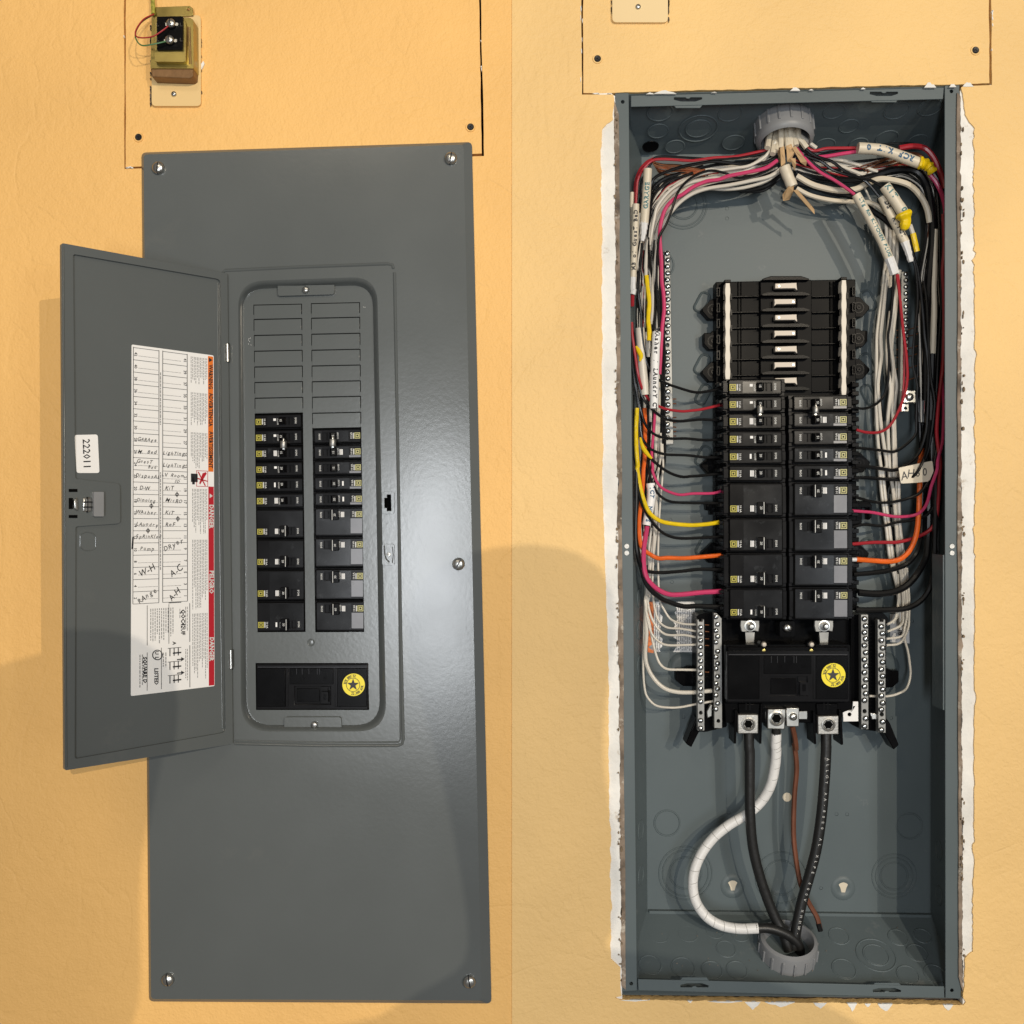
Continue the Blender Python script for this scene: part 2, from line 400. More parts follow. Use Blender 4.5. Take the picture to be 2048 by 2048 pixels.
# dark sheets behind the gaps round the boxes, coloured for the cavity's shade
bm = NB(); prism(bm, Depth(.0135), rect(1140, 90, 2010, 2040), 0, -.004, [[(1244, 196), (1910, 180), (1915, 1990), (1252, 1982)]])
obj('gap_shade', bm, M['stud'], wall_r)
bm = NB(); prism(bm, Depth(.0135), rect(140, -300, 1010, 420), 0, -.004); prism(bm, Depth(.0135), rect(1060, -300, 2030, 92), 0, -.004)
obj('gap_shade', bm, M['dark'], wall_l)

# drywall pieces screwed back over the cut above each box
def access(pts, m, label, screws, loc):
    t = thing('access_panel', label, 'wall panel', loc, None)
    bm = NB(); prism(bm, Depth(.0004), pts, 0, -.0125); obj('board', bm, m, t, bevel=.0009)
    for x, y in screws:
        bm = NB(); c = W(x, y, 0); lathe(bm, c, Vector((0, -1, 0)), [(10.5*K, -.0006), (9.5*K, .0007), (7.0*K, .0005), (6.5*K, -.0012)], 20); obj('dimple', bm, m, t, smooth=True)
        s = NB(); L = Depth(-.0003)
        lathe(s, L.pt(x, y), Vector((0, -1, 0)), [(6.8*K, -.001), (6.8*K, .0003), (5.5*K, .0009), (0, .0006)], 16)
        for a in (20, 110):
            ca, sa = math.cos(math.radians(a)), math.sin(math.radians(a))
            prism(s, L, [(x+ca*4.6-sa*.9, y+sa*4.6+ca*.9), (x+ca*4.6+sa*.9, y+sa*4.6-ca*.9), (x-ca*4.6+sa*.9, y-sa*4.6-ca*.9), (x-ca*4.6-sa*.9, y-sa*4.6+ca*.9)], .0013, .0002)
        obj('drywall_screw', s, M['screwdark'], t, smooth=True)
    return t
pl_pts = [(251, -256), (953.5, -256)]+ragged((953.5, -256), (963.5, 307), 30, .8, 41)+ragged((963.5, 307), (251, 334), 12, .4, 42)+ragged((251.5, 334), (251, -256), 30, .8, 43)
access(pl_pts, M['wall_l'], 'yellow painted drywall cut-out above the grey covered panel, transformer on it', [(277, 274.5), (941, 254)], W(600, 300, 0))
pr_pts = [(1166.5, -256), (1975, -256)]+ragged((1975, -256), (1979, 165), 26, .8, 44)+ragged((1979, 166), (1600, 176), 30, 1.1, 45)+ragged((1600, 176), (1167, 186.5), 36, 1.1, 46)+ragged((1167, 186), (1166.5, -256), 26, .8, 47)
access(pr_pts, M['wall_r'], 'pale yellow drywall cut-out above the open breaker box', [(1195, 117.5), (1951, 100.5)], W(1570, 170, 0))

# blank plates
def blank_plate(x0, y0, x1, y1, label, sy, m):
    t = thing('blank_cover_plate', label, 'cover plate', W((x0+x1)/2, y1, 0))
    bm = NB(); prism(bm, Depth(-.0035), rrect(x0, y0, x1, y1, 9), 0, -.0045); obj('plate', bm, m, t, bevel=.0018, seg=3)
    screw(Depth(-.0035), (x0+x1)/2-4, sy, 5.2*K, M['zinc'], t, lift=.0012, ang=30)
    # torn caulk round the plate
    rr = random.Random(int(x0)); bm = NB()
    for i in range(26):
        s = rr.choice((x0-1, x1+1)); y = rr.uniform(max(y0, -60)+10, y1-4); h = rr.uniform(3, 13)
        prism(bm, P0, [(s-1.6, y), (s+rr.uniform(.5, 2), y+1), (s+rr.uniform(.6, 2.4), y+h*.6), (s, y+h)], .0016, -.001)
    obj('caulk_crack', bm, M['stud'], t)
    bm = NB(); prism(bm, P0, [(x1+1, y0+100), (x1+6, y0+93), (x1+8, y0+98), (x1+5, y0+106), (x1+2, y0+110)], .0018, -.001); obj('caulk_flake', bm, M['gypsum'], t)
blank_plate(303, 30, 401.5, 212, 'beige blank plate behind the doorbell transformer', 188.5, M['beige'])
blank_plate(1224.5, -140, 1336, 44.5, 'pale beige blank plate above the open breaker box, empty', 14, mat('pale beige cover plate', (.80, .60, .32), .42, vary=(8, .03)))

# ------------------------------------------------------------------ doorbell transformer  (crop origin 220,0 scale 2.415)
def T(x, y): return (220+x/2.415, y/2.415)
tr = thing('doorbell_transformer', 'gold zinc doorbell transformer with black terminal board on the beige plate', 'transformer', W(345, 155, 0))
bm = NB(); prism(bm, Depth(-.006), [T(200, 35), T(385, 28), T(400, 40), T(402, 75), T(205, 90)], 0, -.0016, [circ(*T(378, 45), 3.2, 10)]); obj('mounting_flange', bm, M['gold'], tr, bevel=.0006)
bm = NB(); prism(bm, Depth(-.022), rpoly([T(202, 85), T(385, 85), T(402, 95), T(404, 330), T(195, 330)], 2), 0, -.022); obj('case', bm, M['gold'], tr, bevel=.0015, seg=3)
bm = NB(); prism(bm, Depth(-.020), [T(196, 332), T(404, 330), T(402, 368), T(388, 378), T(202, 372)], 0, -.0195); obj('laminated_core', bm, M['goldcore'], tr, bevel=.001)
bm = NB(); prism(bm, Depth(-.029), rpoly([T(216, 78), T(350, 78), T(368, 120), T(365, 300), T(214, 298)], 6), 0, -.008); obj('raised_cap', bm, M['gold'], tr, bevel=.003, seg=3)
bm = NB(); prism(bm, Depth(-.0315), rpoly([T(226, 80), T(352, 78), T(352, 240), T(226, 242)], 2), 0, -.004); obj('terminal_board', bm, M['black'], tr, bevel=.0005)
bm = NB()
for y in (122, 195):
    for x in (232, 345): bead(bm, Depth(-.0316), [T(x-5, y-10), T(x-5, y+4), T(x+6, y+4)], 2, .0012)
obj('terminal_clips', bm, M['zinc'], tr)
for x, y in ((297, 117), (291, 196)):
    bm = NB(); prism(bm, Depth(-.0322), [T(x-30, y-7), T(x+32, y-7), T(x+32, y+7), T(x-30, y+7)], 0, -.001); obj('terminal_tab', bm, M['zinc'], tr)
    screw(Depth(-.0325), *T(x, y), 8.6*K, M['zinc'], tr, name='terminal_screw', lift=.0025, ang=80)
bm = NB()
for x in (-1, 1): prism(bm, Depth(-.0223), [T(380+x*4, 130), T(384+x*4, 130), T(390+x*4, 310), T(386+x*4, 310)], .0004, 0)
obj('stamped_marks', bm, M['goldcore'], tr)
def TW(x, y, d): return W(*T(x, y), d)
bm = NB(); tube(bm, [TW(212, 68, -.01), TW(160, 95, -.02), TW(124, 150, -.03), TW(135, 180, -.034), TW(200, 178, -.037), TW(250, 150, -.037), TW(290, 118, -.035)], 1.4*K, 6); obj('bell_wire', bm, M['red_wire'], None, smooth=True, label='thin red bell wire looping to the upper transformer terminal', cat='wire')
bm = NB(); tube(bm, [TW(210, 70, -.01), TW(150, 110, -.018), TW(122, 170, -.03), TW(150, 218, -.036), TW(215, 212, -.037), TW(285, 196, -.035)], 1.4*K, 6); obj('bell_wire', bm, M['green_wire'], None, smooth=True, label='thin green bell wire looping to the lower transformer terminal', cat='wire')
bm = NB(); tube(bm, [TW(208, -160, -.006), TW(204, -40, -.006), TW(207, 10, -.007), TW(210, 68, -.010)], 4.2*K, 8, rf=lambda t: 1+.12*math.sin(t*120)); obj('bell_cable', bm, M['greensleeve'], None, smooth=True, label='twisted green and yellow bell cable coming down into the transformer', cat='cable')

# ------------------------------------------------------------------ covered panel: the sheet-metal cover
cov = thing('panel_cover', 'grey steel breaker panel cover with its door swung open', 'electrical panel', W(630, 2000, -.003))
CF0 = Depth(-.0070)
outer = rpoly([(283, 305), (944, 284), (983, 2007), (298, 2003)], 10, 5)
inner = rpoly([(287, 309), (927, 289), (963, 2001), (302, 1998)], 8, 5)
rec_o = rpoly([(476, 563), (754, 553), (773, 1463), (482, 1463)], [52, 52, 58, 58], 8)
rec_i = rpoly([(485, 580), (745, 571), (759, 1449), (494, 1449)], [44, 44, 50, 50], 8)
latch_hole = [(774, 989), (782.5, 989), (783, 1022), (774, 1022), (774, 1016), (769, 1016), (769, 996), (774, 996)]
bm = NB()
def ringstrip(bm, A, B):
    n = len(A); a = [bm.verts.new(p) for p in A]; b = [bm.verts.new(p) for p in B]
    for i in range(n): bm.faces.new([a[i], a[(i+1) % n], b[(i+1) % n], b[i]])
f_o = [W(x, y, -.0070) for x, y in inner]
prism(bm, CF0, inner, 0, -.0012, [rec_o, latch_hole])
obj('cover_sheet', bm, M['steel'], cov)
bm = NB()
ringstrip(bm, f_o, [W(x, y, -.0018) for x, y in outer]); ringstrip(bm, [W(x, y, -.0018) for x, y in outer], [W(x, y, .0000) for x, y in outer])
obj('cover_edge', bm, M['steel'], cov, smooth=True)
# rolled recess wall
bm = NB()
def mix(A, B, t): return [(a[0]*(1-t)+b[0]*t, a[1]*(1-t)+b[1]*t) for a, b in zip(A, B)]
prof = [(0, -.0070), (.12, -.0062), (.35, -.0045), (.6, -.0005), (.8, .004), (1, .0062)]
rows = [[W(x, y, d) for x, y in mix(rec_o, rec_i, t)] for t, d in prof]
for a, b in zip(rows, rows[1:]): ringstrip(bm, a, b)
bmesh.ops.remove_doubles(bm, verts=bm.verts, dist=1e-6)
obj('recess_rim', bm, M['steel'], cov, smooth=True)
# bead pressed round the door opening, hinge seam
bm = NB()
bead(bm, CF0, [(444, 548), (450, 541), (600, 534), (776, 527.5), (785, 530), (787, 537)], 7, .0020)
obj('pressed_bead', bm, M['steel'], cov, smooth=True)
bm = NB()
bead(bm, CF0, [(789, 545), (797, 980), (801, 1240), (806.5, 1478), (804, 1488), (796, 1491), (640, 1491), (470, 1487)], 7, .0020)
bead(bm, CF0, [(796, 980), (797.5, 1150), (801, 1478), (797, 1484), (640, 1484.5), (470, 1481)], 4, .0012)
obj('pressed_bead', bm, M['steel'], cov, smooth=True)
bm = NB(); prism(bm, CF0, [(452, 552), (453.2, 552), (464.6, 1484), (463.2, 1484)], .0004, -.0002); obj('hinge_seam', bm, M['dark'], cov)
for x, y0, y1 in ((454.5, 688, 723), (461.5, 1300, 1337)):
    bm = NB(); tube(bm, [W(x, y0, -.0132), W(x+.6, y1, -.0132)], 3.6*K, 10, 2); obj('hinge_pin', bm, M['zinc'], cov, smooth=True)
    bm = NB(); prism(bm, CF0, rect(x-4.5, y0-1, x+5, y1+2), .0006, -.0002); obj('hinge_slot', bm, M['dark'], cov)
# latch strike pads
def padpts(y0, y1): return rrect(764.5, y0, 789, y1, 5)
bm = NB(); prism(bm, CF0, padpts(983, 1028), .0018, -.0001, [latch_hole]); obj('strike_pad', bm, M['steel'], cov, bevel=.0012, seg=3)
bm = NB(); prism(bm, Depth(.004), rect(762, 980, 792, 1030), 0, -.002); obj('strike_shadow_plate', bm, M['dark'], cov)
bm = NB(); prism(bm, CF0, padpts(1088, 1131), .0018, -.0001); obj('strike_pad', bm, M['steel'], cov, bevel=.0012, seg=3)
bm = NB(); bead(bm, CF0, [(769, 1091), (770, 1108), (773, 1118), (779, 1124)], 4, .0034); bead(bm, CF0, [(785, 1094), (787, 1110), (785, 1126)], 3, .0028); lathe(bm, W(777, 1109, -.0088), Vector((0, -1, 0)), [(4.5*K, 0), (4.0*K, .0012), (1.5*K, .0014), (0, .0006)], 12)
obj('catch_stud', bm, M['zinc'], cov, smooth=True)  # bright zinc stands in for white highlights on the painted catch
for x, y in ((318, 337), (902, 318), (917, 1128), (337, 1958), (939, 1962)):
    screw(CF0, x, y, 12.4*K, M['zinc'], cov, name='cover_screw', lift=.0028, ang={902: 100, 318: 95, 917: -60}.get(x, 80))
# dead front inside the recess
DF = Depth(.0050)
rows_l = [580+(9-9)*0]
def lx(y): return 509.6+(y-827)*.0095
slotsL = []; slotsR = []
# breaker windows: outline of the two columns and the main breaker
winL = [(509.2, 827), (606, 825), (611.2, 1264), (515, 1264.5)]
winR = [(624.5, 856), (722.5, 854), (728.5, 1264), (630.5, 1264.5)]
winM = [(511, 1326), (736, 1326), (738.5, 1420), (512, 1420)]
bm = NB(); prism(bm, DF, mix(rec_o, rec_i, .93), 0, -.0015, [winL, winR, winM]); obj('dead_front', bm, M['steel'], cov)
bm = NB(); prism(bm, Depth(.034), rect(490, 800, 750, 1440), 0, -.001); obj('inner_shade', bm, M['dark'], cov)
# unused twist-outs: seven on the left, nine on the right
def twist(x0, x1, y0, y1, k):
    bm = NB(); sl = -(x1-x0)*.021
    prism(bm, DF, [(x0+1.2, y0+1.6), (x1-1.4, y0+1.6+sl), (x1-1.4, y1+sl-.2), (x0+1.2, y1-.2)], .0007, -.0002)
    obj('twist_out', bm, M['steel'], cov, bevel=.0004)
    bm = NB(); prism(bm, DF, [(x0, y0), (x1, y0+sl), (x1, y1+sl-8), (x1-1.2, y1+sl-8), (x1-1.3, y0+1.4+sl), (x0+1, y0+1.4), (x0+1, y1-9), (x0, y1-9)], .0002, -.0004)
    obj('twist_out_cut', bm, M['dark'], cov)
yL = [609.5, 638.5, 670.5, 702, 733.5, 764.5, 796, 826.5]
yR = [606.5, 636, 668, 700, 731.5, 763, 794, 826, 857]
for i in range(7): twist(507+i*.4, 604+i*.4, yL[i], yL[i+1], i)
for i in range(8): twist(622+i*.35, 720+i*.35, yR[i], yR[i+1], i)
# tabs with screws
for pts, (sx, sy) in (([(557, 573), (670, 571), (669.5, 590), (557.5, 593.5)], (614, 582)), ([(570.5, 1433), (683, 1433), (684.5, 1453), (570, 1454)], (631, 1447.5))):
    bm = NB(); prism(bm, DF, rpoly(pts, [1, 1, 5, 5] if sy < 800 else [5, 5, 1, 1]), .0042, .0026); obj('dead_front_tab', bm, M['steel'], cov, bevel=.0008)
    screw(DF, sx, sy, 6.6*K, M['zinc'], cov, name='tab_screw', lift=.0072, ang=10)
bm = NB(); lathe(bm, W(622, 1285, .005), Vector((0, -1, 0)), [(8*K, -.0003), (7*K, .0008), (5.5*K, .0006), (5*K, .0014), (0, .0018)], 18); obj('stamped_boss', bm, M['steel'], cov, smooth=True)
# embossed circuit numbers
bm = NB()
for i, y in enumerate((908, 940, 971, 1003, 1035, 1068)):
    if i < 5: text(bm, DF, str(24-2*i), 503+i*.3, y, 9, 0, .00035)
for s, y in (('19', 965), ('17', 997), ('15', 1030), ('13', 1062), ('11', 1092), ('9', 1123), ('7', 1155), ('5', 1186), ('3', 1218), ('1', 1252)): text(bm, DF, s, 733+(y-960)*.012, y, 9, 0, .00035)
for s, y in (('2', 1252),): text(bm, DF, s, 505, y, 9, 0, .00035)
obj('embossed_numbers', bm, M['steel'], cov)
bm = NB()
rr = random.Random(3)
for x, y in ((497, 680), (499, 683), (497, 688), (502, 690), (727, 614), (730, 614.5), (498, 677), (501, 676)): lathe(bm, W(x, y, .0050), Vector((0, -1, 0)), [(.8*K, 0), (0, .0002)], 6)
obj('paint_specks', bm, M['print'], cov)

# ------------------------------------------------------------------ the open door with its directory label
h0, h1 = W(452, 548, -.0088), W(463.5, 1487, -.0088)
dO = -D+(D-.0088)/1.121
o0, o1 = W(120.5, 487, dO), W(127, 1540, dO)
DP = Plane(h0, h1, o0)
door = bpy.data.objects.new('door', bpy.data.meshes.new('door'))
door_out = rpoly([(120.5, 487), (452, 548), (463, 1487), (127, 1540)], [5, 1, 1, 5], 4)
door_in = rpoly([(143.5, 509), (438.5, 559.5), (448.5, 1464), (147, 1517), (148.5, 1053), (238, 1047), (237, 968), (148, 958)], [6, 9, 9, 6, 5, 7, 7, 5], 4)
latch_rect = rect(160, 978, 206, 1036)
bm = NB(); prism(bm, DP, door_out, 0, -.0012, [latch_rect]); 
door = obj('door', bm, M['steel'], cov)
bm = NB()
n = len(door_in)
cx = sum(p[0] for p in door_in)/n; cy = sum(p[1] for p in door_in)/n
prism(bm, DP, door_out, .0030, .00005, [door_in]); obj('door_rim', bm, M['steel'], door, bevel=.0026, seg=4)
bm = NB(); bead(bm, DP, [(434, 566), (436, 800), (440, 1200), (444, 1456)], 5, .0018); obj('rim_bead', bm, M['steel'], door, smooth=True)
bm = NB(); prism(bm, DP, [(122.5, 492), (124.5, 492), (131, 1534), (129, 1534)], .0042, .0031); obj('outer_lip', bm, M['steel'], door, bevel=.0005)
# latch
bm = NB(); prism(bm, DP, rect(159, 977, 207, 1037), .0002, -.012); 
obj('latch_well', bm, M['black'], door)
bm = NB(); prism(bm, DP, rrect(182, 984, 202, 1033, 2), .0070, .0003); obj('latch_slide', bm, M['pvc'], door, bevel=.0012)
bm = NB(); prism(bm, DP, rect(162, 995, 181, 1024), .0045, .0003); obj('latch_spring', bm, M['zinc'], door, bevel=.0015)
bm = NB()
for y in (1003, 1013): prism(bm, DP, rect(163, y, 180, y+2.5), .0062, .004)
prism(bm, DP, rect(170, 994, 172, 1025), .0056, .003)
obj('latch_fingers', bm, M['screwdark'], door)
bm = NB()
bm.free()
for q in (rect(135, 978, 152, 984), rect(135, 1030, 152, 1036), rect(135, 996, 143, 1018), rect(214.5, 997, 225, 1020)):
    bm = NB(); prism(bm, DP, q, .0036 if q[0][0] < 200 else .0006, .0002); obj('latch_slot', bm, M['dark'], door)
bm = NB(); prism(bm, DP, [(143, 1000), (150, 995), (152, 1022), (144, 1018)], .0060, .0010); obj('latch_hook', bm, M['zinc'], door, bevel=.001)
bm = NB(); bead(bm, DP, rpoly([(160, 1069), (172, 1064), (184, 1066), (191, 1072), (191, 1096), (184, 1101), (168, 1101), (160, 1094)], 3), 2.2, .0009, True); obj('lock_knockout', bm, M['steel'], door)
# number sticker
bm = NB(); prism(bm, DP, rpoly([(148.5, 870), (195, 869), (198.5, 946), (153, 946)], 5), .0006, -.0001); obj('number_sticker', bm, M['label'], door, label='white sticker printed 222011')
bm = NB(); text(bm, DP, '222011', 172, 908, 20.5, 88, .0009, .012, .98); obj('sticker_number', bm, M['ink'], door)
# directory label
LQ = [(263, 689), (427, 711), (429, 1372), (261.5, 1392)]
def Lb(a, b):
    p = [Vector(q) for q in LQ]; q = p[0]*(1-a)*(1-b)+p[1]*a*(1-b)+p[2]*a*b+p[3]*(1-a)*b; return (q.x, q.y)
def lrect(a0, b0, a1, b1): return [Lb(a0, b0), Lb(a1, b0), Lb(a1, b1), Lb(a0, b1)]
bm = NB(); prism(bm, DP, rpoly(LQ, 3), .0004, -.0001); obj('directory_label', bm, M['label'], door, label='white circuit directory label with handwriting and warning bands')
O1, O2 = .0007, .0004
bm = NB(); prism(bm, DP, lrect(.93, .004, .992, .352), O1-.0001, O2); obj('warning_band', bm, M['orange'], door)
bm = NB(); prism(bm, DP, lrect(.93, .397, .995, .997), O1-.0001, O2); obj('danger_band', bm, M['redband'], door)
bm = NB()
def lt(s, a, b, size, ang=90, bold=.0, sx=1.0, sh=0): text(bm, DP, s, *Lb(a, b), size, ang+2*(a-.5), O1, bold, sx, sh)
for s, b in (('WARNING', .066), ('ADVERTENCIA', .165), ('AVERTISSEMENT', .286)): lt(s, .960, b, 11.4, 90, .03, .88)
prism(bm, DP, [Lb(.940, .008), Lb(.940, .022), Lb(.985, .015)], O1, O2)
for a in (.02, .332, .378, .676):
    w = .003; prism(bm, DP, lrect(a-w, .006, a+w, .738), O1, O2)
for i in range(22):
    b = .008+i*.0348
    for a0, a1 in ((.02, .332), (.378, .676)): prism(bm, DP, lrect(a0, b-.0006, a1, b+.0006), O1, O2)
    if i < 21:
        for a0, a1 in ((.085, .328), (.382, .615)):
            m = int((a1-a0)/.016)
            for j in range(m): prism(bm, DP, lrect(a0+j*.016, b+.0215, a0+j*.016+.008, b+.0226), O1, O2)
        lt(str(42-2*i), .048, b+.0185, 8, 90, .015); lt(str(41-2*i), .648, b+.0185, 8, 90, .015)
lt('QOC42UF', .62, .800, 11.5, 90, .035, .98); lt('A', .515, .860, 9.5, 90, .03)
lt('LISTED', .30, .952, 11, 90, .035); lt('SQUARE D', .165, .930, 11, 90, .04, 1.0)
for r0, r1 in ((8.4, 7.0),):
    c = Lb(.315, .890); prism(bm, DP, circ(*c, r0*1.25, 24), O1, O2, [circ(*c, r1*1.25, 24)])
text(bm, DP, 'U', Lb(.30, .885)[0]+1, Lb(.30, .885)[1]-1, 10, 90, O1, .03); text(bm, DP, 'L', Lb(.30, .896)[0]+1, Lb(.30, .896)[1]+1.5, 10, 90, O1, .03)
for a0, b0, a1, b1 in ((.70, .745, .706, .86), (.45, .745, .455, .86), (.19, .745, .195, .86), (.70, .87, .706, .995), (.36, .87, .365, .99), (.19, .88, .195, .99), (.45, .74, .60, .742)): prism(bm, DP, lrect(a0, b0, a1, b1), O1, O2)
for k, b in enumerate((.885, .925, .965)):    # little installation pictures
    for j in range(3): prism(bm, DP, lrect(.46+j*.05, b-.012, .47+j*.05, b+.012), O1, O2)
    prism(bm, DP, lrect(.44, b-.012, .60, b-.0105), O1, O2); prism(bm, DP, lrect(.50, b+.002, .60, b+.006), O1, O2)
    if k: prism(bm, DP, [Lb(.60, b-.022), Lb(.64, b-.016), Lb(.60, b-.010)], O1, O2); prism(bm, DP, lrect(.55, b-.0175, .61, b-.0145), O1, O2)
prism(bm, DP, lrect(.72, .36, .80, .385), O1, O2); prism(bm, DP, lrect(.735, .37, .765, .392), O1, O2)
obj('label_print', bm, M['ink'], door)
bm = NB(); c = Lb(.86, .375)
for q in ([(.80, .354), (.815, .354), (.90, .395), (.885, .395)], [(.86, .358), (.90, .354), (.91, .358), (.83, .392), (.82, .388)], [(.80, .372), (.92, .380), (.92, .383), (.80, .376)]): prism(bm, DP, [Lb(*p) for p in q], O1, O2)
for a0, b0, a1, b1 in ((.785, .350, .79, .398), (.92, .350, .925, .398), (.785, .350, .925, .3515), (.785, .3965, .925, .398)): prism(bm, DP, lrect(a0, b0, a1, b1), O1, O2)
obj('shock_symbol', bm, M['redband'], door)
bm = NB()
for s, b in (('DANGER', .487), ('PELIGRO', .685), ('DANGER', .887)): lt(s, .963, b, 12.4, 90, .035, .95)
prism(bm, DP, [Lb(.945, .418), Lb(.945, .432), Lb(.982, .425)], O1, O2)
obj('band_print', bm, M['print'], door)
rr = random.Random(11); bm = NB()              # fine print: too small to read, only its lines
def fine(a0, a1, b0, b1, step):
    a = a0
    while a < a1:
        e = b1-rr.uniform(0, (b1-b0)*.35); b = b0
        while b < e:
            q = rr.uniform(.004, .011); prism(bm, DP, lrect(a, b, a+step*.42, min(b+q, e)), O1-.0001, O2); b += q+.0022
        a += step
fine(.72, .915, .012, .105, .019); fine(.72, .915, .118, .225, .019); fine(.72, .915, .237, .345, .019)
fine(.735, .92, .405, .545, .019); fine(.735, .92, .557, .765, .019); fine(.735, .92, .777, .985, .019)
fine(.23, .44, .755, .86, .026); fine(.47, .50, .755, .85, .026); fine(.58, .60, .76, .80, .02); fine(.10, .15, .885, .985, .03); fine(.38, .43, .885, .93, .03); fine(.65, .69, .755, .84, .02); fine(.65, .69, .88, .98, .02); fine(.345, .36, .07, .30, .03); fine(.345, .36, .36, .68, .03)
obj('fine_print', bm, M['greyprint'], door)
rr = random.Random(21); bm = NB()
def hw(s, a, row, size=10.5, ang=4, col=0, da=0): scrawl(bm, DP, s, *Lb(a, .008+row*.0348+.017), size, ang, O1+.0002, rr)
L0, R0 = .19, .51
hw('GARAge', L0, 7, 10.5); hw('M. Bed', L0, 8, 10.5); hw('LighTing', R0, 8, 10); hw('GuesT', L0-.03, 8.8, 10); hw('Bed', L0+.06, 9.25, 9.5); hw('LighTing', R0, 9, 10)
hw('DisposAL', L0+.01, 10, 10.5); hw('LV Room', R0-.01, 9.85, 10); hw('SD', R0+.04, 10.35, 8.5); hw('D-W', L0-.03, 11, 11); hw('KiT', R0-.05, 10.95, 11); hw('Dinning', L0-.01, 12, 10); hw('MicRO', R0, 12, 11)
hw('WAsher', L0-.01, 13, 10.5); hw('KiT', R0-.05, 13, 11); hw('LAundry', L0, 14, 10.5); hw('ReF', R0-.04, 14, 11); hw('SpRinKler', L0+.02, 15, 10.5, 0); hw('Pump', L0, 16, 11, 0)
hw('DRyer', R0, 15.7, 14, -28); hw('W-H', L0, 17.8, 19, -32); hw('A-C', R0+.03, 17.9, 18, -38); hw('RAnge', L0, 19.9, 14.5, -36); hw('A-H', R0+.01, 19.9, 17, -42)
for a, r in ((.24, 12.45), (.55, 11.45), (.56, 13.5), (.20, 14.5)):
    c = Lb(a, .008+r*.0348+.017); prism(bm, DP, circ(*c, 3.6, 10), O1+.0002, O2, [circ(*c, 2.5, 10)]); prism(bm, DP, rect(c[0]-.6, c[1]-5.5, c[0]+.6, c[1]+5.5), O1+.0002, O2)
prism(bm, DP, [(264, 1074), (267, 1073), (265.5, 1098), (262.5, 1098)], O1+.0002, O2)
obj('handwriting', bm, M['ink'], door)

